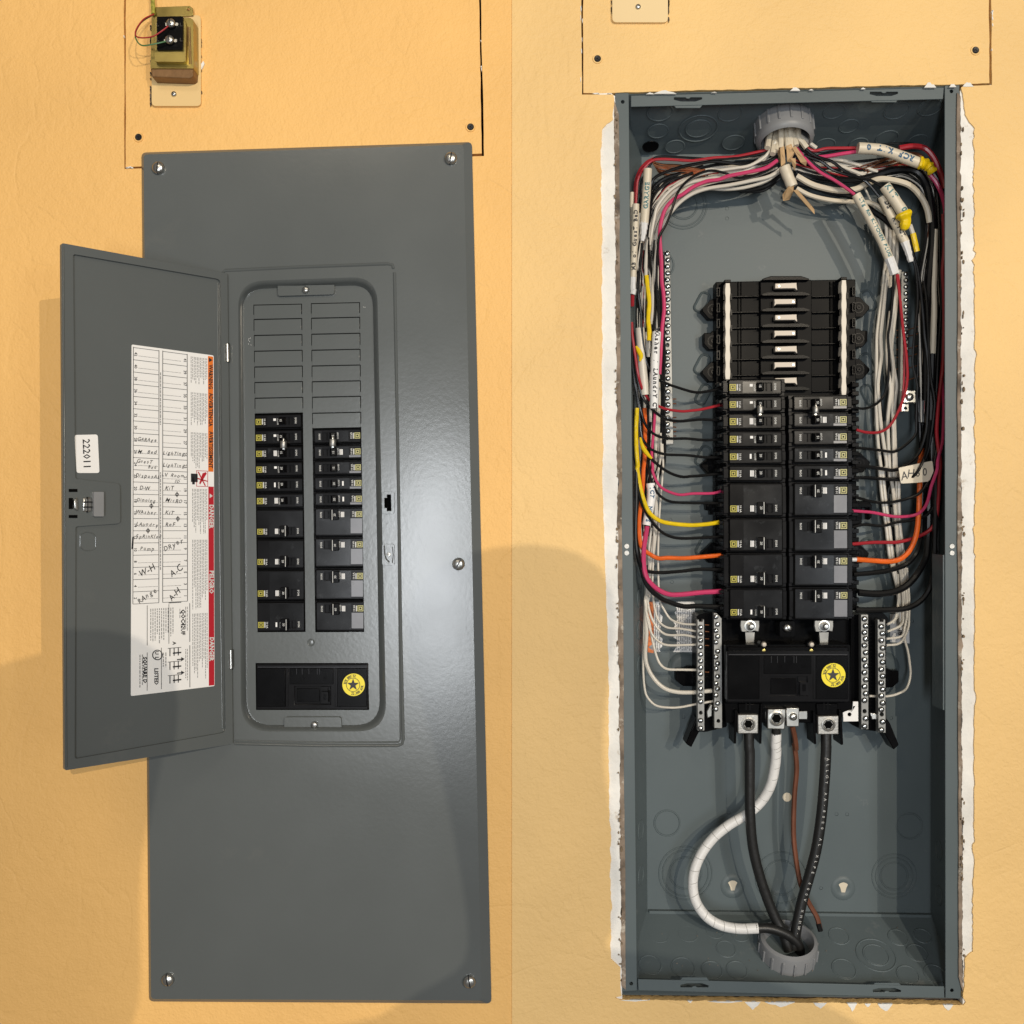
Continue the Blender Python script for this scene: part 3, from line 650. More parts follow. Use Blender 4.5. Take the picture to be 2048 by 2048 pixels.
# ------------------------------------------------------------------ circuit breakers (both panels)
# built in their own frame: pixel units of the open box, x along the breaker (wire end at the left), front face at y = 0
PITCH = 34.6
def breaker_parts(poles, amps, sticker, wide_label, pale, tie):
    L = Local(K); H = PITCH*poles; parts = []
    t, b = -H/2+.5, H/2-.5
    yc = b-PITCH/2+.5                           # row that carries the handle (lower row as seen in the left column)
    bm = NB()
    prism(bm, L, [(-63, t+3), (-57, t+3), (-57, t), (63, t), (63, b), (-57, b), (-57, b-4), (-63, b-4)], -.003, -.040)
    prism(bm, L, rect(-63, t+7, 63, b-7), -.0008, -.0035)
    for p in range(poles): prism(bm, L, rect(-69, t+PITCH*p+6, -62, t+PITCH*p+13), -.006, -.03)
    parts.append(('case', bm, 'smoke', .0006))
    bm = NB(); fp = rrect(-51, t+3.5, 53, b-3.5, 2.0, 3)
    win = rect(15.5, yc-8.6, 34.5, yc+8.0)
    g_ = NB(); prism(g_, L, rrect(-53.2, t+1.6, 55.2, b-1.6, 2.5, 3), .0002, -.0006, [rrect(-50.6, t+4.0, 52.6, b-4.0, 2, 3)]); parts.append(('face_groove', g_, 'dark', 0))
    prism(bm, L, fp, .0018, -.001, [win]); parts.append(('face', bm, 'smoke', .0005))
    bm = NB(); 
    y0 = t+6.0; x0 = -24
    prism(bm, L, rect(x0, y0, 3.2, b-5.5), .00205, .0015); prism(bm, L, rect(36.5, y0, 52, b-5.5), .00205, .0015)
    if poles == 2: prism(bm, L, rect(3.2, y0, 36.5, yc-10.5), .00205, .0015)
    parts.append(('label_film', bm, 'blackgloss', 0))
    if wide_label:
        bm = NB(); prism(bm, L, rect(-50.5, t+5 if poles == 1 else t+8, -24.6, (yc-9 if poles == 2 else t+9.5)), .0021, .0015)
        parts.append(('worn_label', bm, 'worn', 0))
    bm = NB(); prism(bm, L, win, -.0022, -.004); parts.append(('handle_well', bm, 'dark', 0))
    # toggle, thrown to ON
    bm = NB()
    hs = 8.2
    for a, bq in (((16, 24.5), (.0072, .0052)),):
        vs = [L.pt(x, y)+L.n*o for (x, o) in ((2.5, .0019), (4, .0058), (14, .0075), (17.5, .0050), (18.5, -.002)) for y in (yc-hs, yc+hs-.6)]
        V = [bm.verts.new(v) for v in vs]
        for i in range(0, 8, 2): bm.faces.new([V[i], V[i+1], V[i+3], V[i+2]])
        bm.faces.new([V[0], V[2], V[4], V[6], V[8]]); bm.faces.new([V[1], V[3], V[5], V[7], V[9]]); bm.faces.new([V[0], V[1], V[9], V[8]])
    if poles == 2:
        prism(bm, L, rect(1.5, yc-13, 19, yc+11.5), .0070, .0022)
    parts.append(('handle', bm, 'black', .0006))
    bm = NB(); prism(bm, L, rect(24.2, yc-8, 26.2, yc+7.6), .0008, -.002); parts.append(('handle_rib', bm, 'black', 0))
    if poles == 2:
        bm = NB(); prism(bm, L, rect(14.2, yc-12.6, 15.4, yc+11), .0073, .0068); parts.append(('handle_edge', bm, 'print', 0))
    bm = NB(); s = 6.4; cx, cy = -44, yc+.5
    prism(bm, L, rect(cx-s, cy-s, cx+s, cy+s), .0022, .0015, [rect(cx-s+1.4, cy-s+1.4, cx+s-1.4, cy+s-1.4)])
    prism(bm, L, rect(cx-s+2.9, cy-s+2.9, cx+s-2.9, cy+s-2.9), .0022, .0015, [rect(cx-1.9, cy-1.9, cx+1.9, cy+1.9)])
    parts.append(('square_emblem', bm, 'logo_pale' if pale else 'logo', 0))
    bm = NB(); o = .0023
    text(bm, L, '10 kA', -30.3, yc+.5, 6.0, 90, o, .02); prism(bm, L, rect(-36.2, yc-6, -34, yc+6.5), o, .0018)
    text(bm, L, 'O/OFF', -.5, yc+1, 5.0, 90, o, .01); text(bm, L, 'I/ON', 41, yc-.5, 6.0, 90, o, .02)
    text(bm, L, amps, 8.8 if poles == 1 else 9, yc-1, 6.6, 90, .0074, .01)
    parts.append(('lettering', bm, 'print', 0))
    if sticker:
        bm = NB(); q = {1: rect(-10.5, yc-6, -3, yc+6), 2: rect(-11, yc-5, -7.4, yc+5), 3: rect(-10, yc-6, -4, yc-1)}[sticker]
        if sticker == 1:
            for i in range(3): prism(bm, L, rect(-10.5+i*2.6, yc-6, -8.6+i*2.6, yc+6), o, .0018)
        else: prism(bm, L, q, o, .0018)
        parts.append(('small_sticker', bm, 'label', 0))
    return parts
_bk = {}
def breaker(x0, x1, y0, y1, front, poles, amps, flip, label, group, sticker=1, wide=False, pale=False, rot=0):
    key = (poles, amps, sticker, wide, pale)
    cx, cy = (x0+x1)/2, (y0+y1)/2
    if key not in _bk:
        _bk[key] = []
        for nm, bm, m, bv in breaker_parts(*key, False):
            bmesh.ops.recalc_face_normals(bm, faces=bm.faces)
            me = bpy.data.meshes.new(nm); bm.to_mesh(me); bm.free(); me.materials.append(M[m]); _bk[key].append((nm, me, bv))
    t = thing('circuit_breaker', label, 'circuit breaker', W(cx, cy, front), group)
    s = (D+front)/D
    # the frame's visible length is 126 in the open box, 96 through the dead front
    t.scale = ((x1-x0)/126*s, 1, (y1-y0)/(PITCH*poles)*s)
    t.rotation_euler = (math.radians(R.uniform(-.8, .8)), math.radians((180 if flip else 0)+rot+R.uniform(-.35, .35)), math.radians(R.uniform(-.5, .5)))
    for nm, me, bv in _bk[key]:
        o = bpy.data.objects.new(nm, me); COL.objects.link(o); o.parent = t
        if bv:
            b = o.modifiers.new('b', 'BEVEL'); b.width = bv; b.segments = 2; b.limit_method = 'ANGLE'; b.angle_limit = math.radians(40)
    return t
ORD = ['topmost', 'second', 'third', 'fourth', 'fifth', 'sixth', 'seventh', 'eighth', 'ninth', 'lowest']
LEFT = [(1, '15', 3), (1, '15', 3), (1, '15', 1), (1, '20', 3), (1, '20', 2), (1, '20', 1), (2, '20', 1), (2, '20', 1), (2, '30', 1), (2, '50', 2)]
RIGHT = [(1, '15', 0), (1, '15', 1), (1, '15', 0), (1, '20', 2), (1, '20', 2), (2, '20', 1), (2, '30', 1), (2, '30', 1), (2, '60', 1)]
def column(spec, ys, xa, xb, front, flip, where, group, rots, wide_from, ext):
    n = len(spec)
    for i, (p, a, st) in enumerate(spec):
        f = i/(n-1); x0 = xa[0]+(xa[1]-xa[0])*f; x1 = xb[0]+(xb[1]-xb[0])*f
        nth = ORD[i] if i < n-1 else 'lowest'
        lab = f"{nth} {'single' if p == 1 else 'double'}-width black breaker marked {a} in the column {where}"
        breaker(x0-(0 if flip else ext), x1+(ext if flip else 0), ys[i], ys[i+1], front, p, a, flip, lab, group, st, wide_from is not None and i >= wide_from, wide_from is not None, rots[0]+(rots[1]-rots[0])*f)
# covered panel: breaker faces look out through the dead front, so each frame is a little longer than its window
cl = [827, 858.5, 891, 922.5, 954, 985.5, 1017.5, 1077.5, 1138.5, 1202, 1264.5]
cr = [856.5, 888.5, 920, 951.5, 982.5, 1014, 1074, 1136, 1201, 1264]
column(LEFT, cl, (501.5, 506), (611.2, 617.6), .0070, False, 'beside the open door', 'breakers in the covered panel', (-1.2, 0), None, 0)
column(RIGHT, cr, (620.6, 624.8), (731.8, 738.6), .0070, True, 'farther from the open door', 'breakers in the covered panel', (-1.0, 0), 1, 0)
ol = [757, 792, 825, 860.5, 896, 929.5, 964.5, 1034.5, 1105, 1175, 1240]
orr = [789, 823, 857, 892.5, 928, 963.5, 1034, 1105, 1174, 1241]
column(LEFT, ol, (1446, 1448), (1571, 1574), .042, False, 'beside the washer and laundry cable', 'breakers in the open box', (-.5, 0), None, 0)
column(RIGHT, orr, (1577.5, 1579), (1704.5, 1706), .042, True, 'beside the AH60 tag', 'breakers in the open box', (-.5, .2), 0, 0)
# handle ties: small steel barrels on the paired toggles
for x, y, d, lab in ((567, 889, -.0065, 'small steel handle tie on breakers beside the open door'), (665.5, 885.5, -.0065, 'small steel handle tie on the covered breakers farther from the open door'),
                     (1520.5, 820, .028, 'small steel handle tie on the open-box breakers beside the washer cable'), (1631.5, 820, .028, 'small steel handle tie on the open-box breakers toward the AH60 tag')):
    t = thing('handle_tie', lab, 'handle tie', W(x, y+8, d))
    bm = NB(); lathe(bm, W(x, y-7, d), Vector((0, 0, -1)), [(0, 0), (6.0*K, 0), (6.6*K, .0006), (6.6*K, 13*K), (6.0*K, 14*K), (0, 14*K)], 18); obj('barrel', bm, M['alu'], t, smooth=True)
    bm = NB(); lathe(bm, W(x, y-7, d), Vector((0, 0, 1)), [(2.2*K, -.0002), (2.2*K, 3*K), (1.2*K, 6*K), (0, 6.5*K)], 10); obj('pin', bm, M['zinc'], t, smooth=True)
    bm = NB(); prism(bm, Depth(d), rect(x-2, y-10, x+2, y+10), 0, -.008); obj('clip', bm, M['zinc'], t)

# ------------------------------------------------------------------ main breakers  (crop origin 1340,1200 scale 3.864)
def CH(x, y): return (1340+x/3.864, 1200+y/3.864)
def star(bm, pl, x, y, r, off):
    prism(bm, pl, [(x+(r if i % 2 == 0 else r*.40)*math.sin(math.pi*i/5), y-(r if i % 2 == 0 else r*.40)*math.cos(math.pi*i/5)) for i in range(10)], off, off-.0003)
def sticker_on(t, pl, x, y, r):
    bm = NB(); prism(bm, pl, circ(x, y, r, 40), .0006, -.0003); obj('round_sticker', bm, M['yellow'], t, label='yellow round sticker with a black star')
    bm = NB(); o = .0009
    star(bm, pl, x-1, y, r*.56, o); prism(bm, pl, circ(x-1, y, r*.62, 36), o, o-.0003, [circ(x-1, y, r*.575, 36)])
    def arc(s, a0, a1):
        for i, c in enumerate(s):
            if c == ' ': continue
            a = math.radians(a0+(a1-a0)*i/(len(s)-1)); text(bm, pl, c, x+math.cos(a)*r*.80, y+math.sin(a)*r*.80, r*.32, math.degrees(a)-90, o, .03, .85)
    arc('22,000 AIR', 280, 190); arc('22,000 AIR', 100, 10)
    obj('sticker_print', bm, M['ink'], t)
def main_face(t, pl, x0, y0, x1, y1, exposed):
    def f(u, v): return (x0+(x1-x0)*u, y0+(y1-y0)*v)
    def fr(u0, v0, u1, v1): return [f(u0, v0), f(u1, v0), f(u1, v1), f(u0, v1)]
    well = fr(.345, .50, .66, .89)
    bm = NB(); prism(bm, pl, rpoly([f(0, 0), f(1, 0), f(1, 1), f(0, 1)], 4 if exposed else 0), 0, -.02, [well]); obj('case', bm, M['smoke'], t, bevel=.0010)
    for q, nm in ((fr(.012, .09, .262, .95), 'face_panel'), (fr(.725, .09, .988, .95), 'face_panel')):
        bm = NB(); prism(bm, pl, q, .0012, -.001); obj(nm, bm, M['black'], t, bevel=.0005)
    bm = NB(); prism(bm, pl, fr(.30, .09, .69, .45), .0008, -.001); obj('face_panel', bm, M['black'], t, bevel=.0005)
    for u in (.275, .715):
        bm = NB(); prism(bm, pl, fr(u-.012, .09, u+.012, .95), .0005, -.001); obj('side_rail', bm, M['smoke'], t, bevel=.0004)
    bm = NB(); prism(bm, pl, fr(.015, .06, .985, .075), .0004, -.001); prism(bm, pl, fr(.36, .10, .363, .23), .0010, 0); prism(bm, pl, fr(.41, .10, .413, .23), .0010, 0); prism(bm, pl, fr(.47, .10, .473, .22), .0010, 0)
    prism(bm, pl, fr(.545, .10, .548, .23), .0010, 0); prism(bm, pl, fr(.565, .10, .568, .23), .0010, 0)
    obj('moulded_lines', bm, M['screwdark'], t)
    for u in (.435, .62): screw(pl, *f(u, .30), 2.6*K, M['dark'], t, name='test_hole', kind='hole', lift=.001)
    bm = NB(); prism(bm, pl, well, -.0022, -.012); obj('handle_well', bm, M['smoke'], t)
    bm = NB(); prism(bm, pl, fr(.36, .54, .565, .85), -.0010, -.003); obj('handle_plate', bm, M['black'], t, bevel=.0004)
    bm = NB(); prism(bm, pl, fr(.58, .50, .64, .60), .001, -.008); prism(bm, pl, rpoly(fr(.588, .60, .650, .86), 2), .0055, -.008); obj('handle', bm, M['smoke'], t, bevel=.0008)
    bm = NB(); prism(bm, pl, rrect(*f(.606, .64), *f(.634, .78), 2), .0060, .0052); obj('handle_dimple', bm, M['black'], t)
    sticker_on(t, Depth(pl.d-.0012), *f(.870, .475 if exposed else .46), 24 if exposed else 22.5)
t = thing('main_breaker', 'wide black main breaker with yellow star sticker behind the grey cover', 'circuit breaker', W(624, 1420, .02))
main_face(t, Depth(.0035), 512.5, 1328, 736.5, 1418, False)
mb = thing('main_breaker', 'wide black main breaker with yellow star sticker above the thick cables', 'circuit breaker', W(1575, 1404, .06))
main_face(mb, Depth(.030), *CH(440, 395), *CH(1385, 785), True)
MP = Depth(.036)
bm = NB(); prism(bm, MP, rpoly([CH(428, 345), CH(1392, 345), CH(1396, 790), CH(436, 795)], 3), 0, -.04); obj('frame', bm, M['bus'], mb, bevel=.001)
bm = NB(); prism(bm, Depth(.032), [CH(445, 362), CH(1380, 362), CH(1382, 400), CH(445, 400)], 0, -.01); obj('top_step', bm, M['black'], mb, bevel=.001)
for x in (725, 1092):
    bm = NB(); lathe(bm, W(*CH(x, 345), .034), Vector((0, -1, 0)), [(9.5*K, -.01), (9.5*K, .001), (7*K, .0015)], 18); obj('rivet_collar', bm, M['black'], mb, smooth=True)
    bm = NB(); lathe(bm, W(*CH(x, 343), .0325), Vector((0, -1, 0)), [(5.5*K, -.002), (5.5*K, .001), (4*K, .0028), (0, .0034)], 16); obj('rivet', bm, M['tin'], mb, smooth=True)
    bm = NB(); lathe(bm, W(*CH(x, 390), .0315), Vector((0, -1, 0)), [(4.8*K, -.002), (4.0*K, .0012), (0, .0020)], 16); obj('rivet', bm, M['gold'], mb, smooth=True)
# lower skirt, fins and lugs
bm = NB(); prism(bm, Depth(.046), [CH(420, 790), CH(1400, 785), CH(1410, 840), CH(1340, 870), CH(1300, 880), CH(1300, 950), CH(430, 950), CH(425, 850)], 0, -.03); obj('skirt', bm, M['bus'], mb, bevel=.001)
for pts in ([CH(502, 850), CH(520, 850), CH(512, 1110), CH(494, 1112)], [CH(700, 800), CH(716, 800), CH(708, 1112), CH(692, 1112)], [CH(1105, 860), CH(1122, 860), CH(1132, 1115), CH(1114, 1115)], [CH(1305, 850), CH(1326, 850), CH(1340, 1118), CH(1322, 1122)]):
    bm = NB(); prism(bm, Depth(.040), pts, 0, -.030); obj('barrier_fin', bm, M['black'], mb, bevel=.0006)
for x in (608, 1210):
    bm = NB(); prism(bm, Depth(.043), [CH(x-80, 800), CH(x+90, 800), CH(x+80, 890), CH(x-75, 890)], 0, -.02); obj('lug_shroud', bm, M['black'], mb, bevel=.001)
    for dx in (-18, 12):
        bm = NB(); prism(bm, Depth(.0425), [CH(x+dx-6, 790), CH(x+dx+2, 790), CH(x+dx+2, 850), CH(x+dx-6, 850)], 0, -.003); obj('shroud_rib', bm, M['smoke'], mb)
def lug(pts, c, r, m, d=.038):
    bm = NB(); prism(bm, Depth(d), pts, 0, -.022); o = obj('lug', bm, m, mb, bevel=.0012)
    bm = NB(); lathe(bm, W(*c, d), Vector((0, -1, 0)), [(r*K, -.0005), (r*K, .0008), (r*K*.80, .0014), (r*K*.68, .0008), (r*K*.60, -.0002)], 20); obj('set_screw', bm, m, o, smooth=True)
    bm = NB(); prism(bm, Depth(d), circ(*c, r*.60, 6), .0004, -.0003); obj('hex_socket', bm, M['dark'], o)
lug([CH(523, 884), CH(684, 884), CH(684, 1035), CH(523, 1035)], CH(606, 958), 14.5, M['alu'])
lug([CH(1142, 897), CH(1306, 893), CH(1306, 1040), CH(1142, 1042)], CH(1224, 963), 14.5, M['alu'])
lug([CH(754, 842), CH(895, 840), CH(888, 1002), CH(752, 998)], CH(824, 915), 16, M['zinc'], .036)
bm = NB(); prism(bm, Depth(.036), [CH(898, 832), CH(1000, 832), CH(998, 980), CH(900, 980)], 0, -.02); obj('ground_lug', bm, M['zinc'], mb, bevel=.001)
screw(Depth(.036), *CH(950, 900), 8*K, M['zinc'], mb, lift=.002)
bm = NB(); prism(bm, Depth(.045), [CH(735, 865), CH(1062, 858), CH(1062, 922), CH(735, 920)], 0, -.004); obj('link_bar', bm, M['zinc'], mb, bevel=.0005)
bm = NB(); prism(bm, Depth(.048), [CH(1336, 860), CH(1410, 850), CH(1415, 785), CH(1455, 785), CH(1456, 938), CH(1340, 940)], 0, -.002, [circ(*CH(1388, 885), 4, 12)]); obj('bracket', bm, M['label'], mb, bevel=.0004)
bm = NB(); prism(bm, Depth(.052), rect(*CH(425, 870), *CH(500, 922)), 0, -.003); obj('bracket', bm, M['box'], mb, bevel=.0004)
# line terminals above the main breaker
for x in (618, 1190):
    bm = NB(); prism(bm, Depth(.050), [CH(x-72, 160), CH(x+72, 160), CH(x+74, 200), CH(x+66, 245), CH(x+28, 236), CH(x-28, 246), CH(x-66, 243), CH(x-74, 200)], 0, -.004); o = obj('line_terminal', bm, M['barz'], mb, bevel=.0006)
    bm = NB(); prism(bm, Depth(.056), [CH(x-36, 250), CH(x+36, 250), CH(x+30, 330), CH(x-30, 330)], 0, -.003); obj('line_strap', bm, M['barz'], mb)
    bm = NB(); lathe(bm, W(*CH(x, 200), .050), Vector((0, -1, 0)), [(12*K, -.001), (12*K, .0008), (8*K, .0010), (9*K, .003), (5*K, .004), (5*K, .008), (4*K, .009), (0, .0092)], 18); obj('stud', bm, M['zinc'], o, smooth=True)
bm = NB(); prism(bm, Depth(.048), rrect(*CH(848, 165), *CH(965, 285), 4), 0, -.02); obj('centre_post', bm, M['black'], mb, bevel=.001)
screw(Depth(.048), *CH(905, 215), 9.2*K, M['zinc'], mb, lift=.002, ang=60)

# ------------------------------------------------------------------ open box
BD = .105
FR = [W(1236, 190, .004), W(1916, 174, .004), W(1920, 1995, .004), W(1246, 1988, .004)]
BK = [W(1283, 310, BD), W(1862, 302, BD), W(1861, 1826, BD), W(1295, 1818, BD)]
box = thing('panel_box', 'open grey steel breaker box set into the cut wall', 'electrical panel', W(1580, 1990, .05))
def slab(name, q, th=.0014, parent=box):
    bm = NB(); n = (q[1]-q[0]).cross(q[2]-q[0]).normalized()
    c = (q[0]+q[2])/2; inside = W(1575, 1010, .05)
    if n.dot(inside-c) < 0: n = -n
    a = [bm.verts.new(p) for p in q]; b = [bm.verts.new(p-n*th) for p in q]
    bm.faces.new(a); bm.faces.new(b[::-1])
    for i in range(4): bm.faces.new([a[i], a[(i+1) % 4], b[(i+1) % 4], b[i]])
    obj(name, bm, M['box'], parent); return Plane(q[0], q[1], q[2]) 
slab('back_plate', BK)
slab('side_wall', [FR[0], FR[3], BK[3], BK[0]]); slab('side_wall', [FR[1], FR[2], BK[2], BK[1]])
slab('top_wall', [FR[0], FR[1], BK[1], BK[0]]); slab('bottom_wall', [FR[3], FR[2], BK[2], BK[3]])
def inward(q):
    p = Plane(q[0], q[1], q[2], True)
    if p.n.dot(W(1575, 1010, .05)-q[0]) < 0: p.n = -p.n
    return p
PT = inward([FR[0], FR[1], BK[1]]); PB = inward([FR[3], FR[2], BK[2]]); PL = inward([FR[0], FR[3], BK[3]]); PR = inward([FR[1], FR[2], BK[2]]); PK = Depth(BD)
# front flanges
FP = Depth(.0022)
def flange(pts, holes): bm = NB(); prism(bm, FP, pts, 0, -.0016, holes); obj('flange', bm, M['box'], box, bevel=.0004)
flange([(1230, 186), (1257.5, 185.5), (1274, 1981), (1244, 1983)], [circ(1245.5, 203.5, 3.6, 12), circ(1262.5, 1967.5, 3.6, 12)])
flange([(1889.5, 171), (1919, 170), (1922, 1998), (1891, 1996)], [circ(1903, 182.5, 3.6, 12), circ(1904, 1981, 3.6, 12)])
def slot(x, y, s=1): return [(x-28, y-4*s), (x-25, y-4*s), (x-5, y-4*s), (x-3, y-1.5*s), (x+3, y-1.5*s), (x+5, y-4*s), (x+25, y-4*s), (x+28, y-4*s), (x+28, y), (x+16, y+4*s), (x-16, y+4*s), (x-28, y+1*s)]
flange([(1262, 191), (1888, 175), (1886, 198), (1262, 213.5)], [slot(1376, 198.5), slot(1768, 187.5)])
flange([(1276, 1958.5), (1888, 1973), (1889, 1996), (1277, 1981)], [slot(1389, 1971, -1), slot(1774, 1980.5, -1)])
for x, y, s in ((1376, 213, 1), (1768, 201.5, 1), (1389, 1958, -1), (1774, 1969, -1)):
    bm = NB(); prism(bm, Depth(.003), [(x-30, y-4*s), (x+30, y-4*s), (x+24, y+3*s), (x-24, y+3*s)], 0, -.0012); obj('slot_lip', bm, M['box'], box, bevel=.0004)
for y in (1092.5, 1106): 
    for x in (1253.5, 1904):
        bm = NB(); lathe(bm, W(x, y, .0021), Vector((0, -1, 0)), [(5.4*K, 0), (4.8*K, .0005), (0, .0005)], 14); obj('weld_spot', bm, M['alu'], box)
# knock-outs pressed into the top, bottom and back
def knock(pl, x, y, radii, name='knockout', sx=1.0):
    bm = NB(); c = pl.pt(x, y); u, v = frame(pl.n)
    for r in radii:
        prev = None; rings = []
        for i in range(28):
            a = 2*math.pi*i/28; dvec = u*math.cos(a)+v*math.sin(a)
            rings.append([bm.verts.new(c+dvec*(r*K+w)+pl.n*h) for w, h in ((-.0010, .0001), (-.0004, .0008), (.0004, .0008), (.0010, .0001))])
        for i in range(28):
            a, b = rings[i], rings[(i+1) % 28]
            for k in range(3): bm.faces.new([a[k], a[k+1], b[k+1], b[k]])
    r = min(radii)*.93
    lathe(bm, c, pl.n, [(r*K, .0001), (r*K*.97, .0004), (0, .0004)], 28)
    obj(name, bm, M['box'], box, smooth=False)
for x, y, rr_ in ((1316, 262, (21,)), (1350, 293, (20,)), (1397, 257, (26, 40)), (1460, 226, (24,)), (1467, 285, (23,)), (1320, 224, (26,)), (1650, 290, (21,)), (1698, 252, (20,)), (1717, 288, (19,)), (1774, 276, (23,)), (1793, 221, (25,)), (1835, 282, (20,)), (1860, 215, (24,)), (1668, 222, (22,))): knock(PT, x, y, rr_)
for x, y, rr_ in ((1318, 1868, (22,)), (1376, 1868, (20,)), (1300, 1930, (23,)), (1366, 1935, (24,)), (1424, 1940, (21,)), (1474, 1940, (21,)), (1452, 1898, (20,)), (1430, 1862, (19,)), (1480, 1868, (19,)), (1678, 1872, (21,)), (1688, 1938, (24,)), (1752, 1910, (26, 40)), (1796, 1875, (20,)), (1834, 1906, (21,)), (1816, 1950, (22,)), (1870, 1948, (22,)), (1845, 1872, (18,))): knock(PB, x, y, rr_)
for x, y, rr_ in ((1334, 1646, (28,)), (1819, 1652, (28,)), (1371, 1746, (35, 50, 58)), (1562, 1755, (38, 56)), (1788, 1752, (30, 40, 48)), (1366, 410, (31, 46, 52)), (1320, 530, (30,)), (1800, 400, (30, 44))): knock(PK, x, y, rr_)
for y in (1150, 1196, 1260, 1330, 1660, 1750): knock(PL, 1279+(y-1150)*.004, y, (20,))
for y in (1700, 1790): knock(PR, 1878, y, (20,))
# folded seam and lip at the bottom
bm = NB(); prism(bm, PK, [(1297, 1818), (1860, 1826), (1860, 1834), (1297, 1826)], .006, .0005); obj('folded_seam', bm, M['box'], box, bevel=.0005)
for x in (1338, 1650): 
    bm = NB(); prism(bm, PK, rect(x, 1829, x+46, 1834), .0064, .0058); obj('seam_tab', bm, M['box'], box)
# keyholes: raised dishes with a keyhole through to the cream wall behind
for x, y in ((1465, 1768), (1686, 1772)):
    bm = NB(); lathe(bm, W(x, y+4, BD), Vector((0, -1, 0)), [(27*K, 0), (22*K, .0016), (14*K, .0018), (12*K, .0010), (0, .0010)], 24); obj('keyhole_dish', bm, M['box'], box, smooth=True)
    bm = NB(); prism(bm, PK, circ(x, y-4, 9.5, 16)[8:]+[(x+9.5, y-4), (x+6, y+3), (x+3.5, y+12), (x-3.5, y+12), (x-6, y+3)], .0014, .0008); obj('keyhole', bm, M['jacket'], box)
bm = NB(); prism(bm, PK, circ(1574, 1594, 9, 16), .0006, 0); obj('keyhole', bm, M['jacket'], box)
for x, y in ((1457, 1625), (1673, 1628), (1694, 1628.5), (1642, 1776), (1454, 417), (1454, 437), (1684, 412), (1684, 432), (1367, 1434), (1782, 1436), (1824, 1242), (1341, 1040), (1344, 1164), (1341, 900)):
    screw(PK, x, y, 3.7*K, M['dark'], box, name='small_hole', kind='hole', lift=.0003)
# oblong ridges pressed round the mounting ears
def oblong(x, y, w, h, ang):
    a = math.radians(ang); ca, sa = math.cos(a), math.sin(a)
    pts = [(x+u*ca-v*sa, y+u*sa+v*ca) for u, v in rrect(-w/2, -h/2, w/2, h/2, min(w, h)*.45, 5)]
    bm = NB(); bead(bm, PK, pts+pts[:2], 6, .0030); prism(bm, PK, pts, .0008, .0001); obj('pressed_lug', bm, M['box'], box, smooth=True)
for x, y in ((1404, 605), (1404, 729), (1406, 789), (1406, 912), (1407, 1092)): oblong(x, y, 20, 40, 28)
for x, y in ((1737, 601), (1735, 727), (1737, 790), (1738, 918), (1737, 1097)): oblong(x, y, 20, 40, -28)
for x, y in ((1352, 1345), (1782, 1345)): 
    bm = NB(); lathe(bm, W(x+14 if x < 1500 else x-14, y-10, BD), Vector((0, -1, 0)), [(34*K, 0), (28*K, .003), (20*K, .0036), (0, .0036)], 22); obj('pressed_lug', bm, M['box'], box, smooth=True)
bm = NB(); prism(bm, Depth(.004), [(1886, 1110), (1889, 1110), (1889, 1420), (1886, 1420)], 0, -.03); obj('side_rail', bm, M['box'], box)
# warning sheets stuck on the back plate
rr = random.Random(4)
def CG(x, y): return (1220+x/6.038, 1200+y/6.038)
bm = NB(); prism(bm, PK, [CG(455, 20), CG(525, 20), CG(525, 640), CG(455, 630)], .0006, 0); obj('orange_warning_strip', bm, M['orange'], box)
bm = NB(); prism(bm, PK, [CG(530, 20)]+[CG(610+rr.uniform(-25, 30), 20+i*30) for i in range(20)]+[CG(610, 625), CG(530, 625)], .0006, 0); obj('torn_label', bm, M['label'], box)
bm = NB(); prism(bm, PK, [CG(800, 20), CG(1010, 20), CG(1022, 40), CG(1020, 610), CG(1005, 628), CG(760, 628)]+[CG(790+rr.uniform(-30, 30), 600-i*30) for i in range(19)], .0006, 0); obj('torn_label', bm, M['label'], box)
bm = NB()
for x in range(800, 1005, 22):
    y = 60+rr.uniform(0, 40)
    while y < 600:
        q = rr.uniform(30, 90); prism(bm, PK, [CG(x, y), CG(x+10, y), CG(x+10, min(y+q, 610)), CG(x, min(y+q, 610))], .0009, .0005); y += q+14
for x in (545, 570, 595): prism(bm, PK, [CG(x, 60), CG(x+11, 60), CG(x+11, 600), CG(x, 600)], .0009, .0005)
prism(bm, PK, [CG(462, 570), CG(515, 530), CG(515, 610)], .0009, .0005)
obj('fine_print', bm, M['greyprint'], box)
bm = NB(); prism(bm, PK, [CH(1700, 110), CH(1845, 95), CH(1850, 335), CH(1700, 325)], .0006, 0); obj('white_label', bm, M['label'], box)
bm = NB(); text(bm, PK, '183', *CH(1775, 260), 13, 80, .0009, .01); obj('label_number', bm, M['ink'], box)

# ------------------------------------------------------------------ bus assembly  (crop origin 1380,520 scale 5.084)
def CJ(x, y): return (1380+x/5.084, 520+y/5.084)
bus = thing('bus_assembly', 'black plastic bus base with bare metal stabs and two pale rails', 'bus assembly', W(1572, 1240, .09))
bm = NB(); prism(bm, Depth(.080), [CJ(262, 222), CJ(1685, 195), CJ(1700, 3560), CJ(262, 3560)], 0, -.018); obj('base', bm, M['bus'], bus, bevel=.001)
bm = NB(); prism(bm, Depth(.075), [CJ(715, 205), CJ(1238, 200), CJ(1240, 1500), CJ(715, 1500)], 0, -.006); obj('centre_column', bm, M['bus'], bus, bevel=.0008)
bm = NB(); prism(bm, Depth(.068), [CJ(738, 208), CJ(738, 190), CJ(822, 162), CJ(1132, 162), CJ(1214, 188), CJ(1214, 206)], 0, -.012); obj('top_cap', bm, M['black'], bus, bevel=.0008)
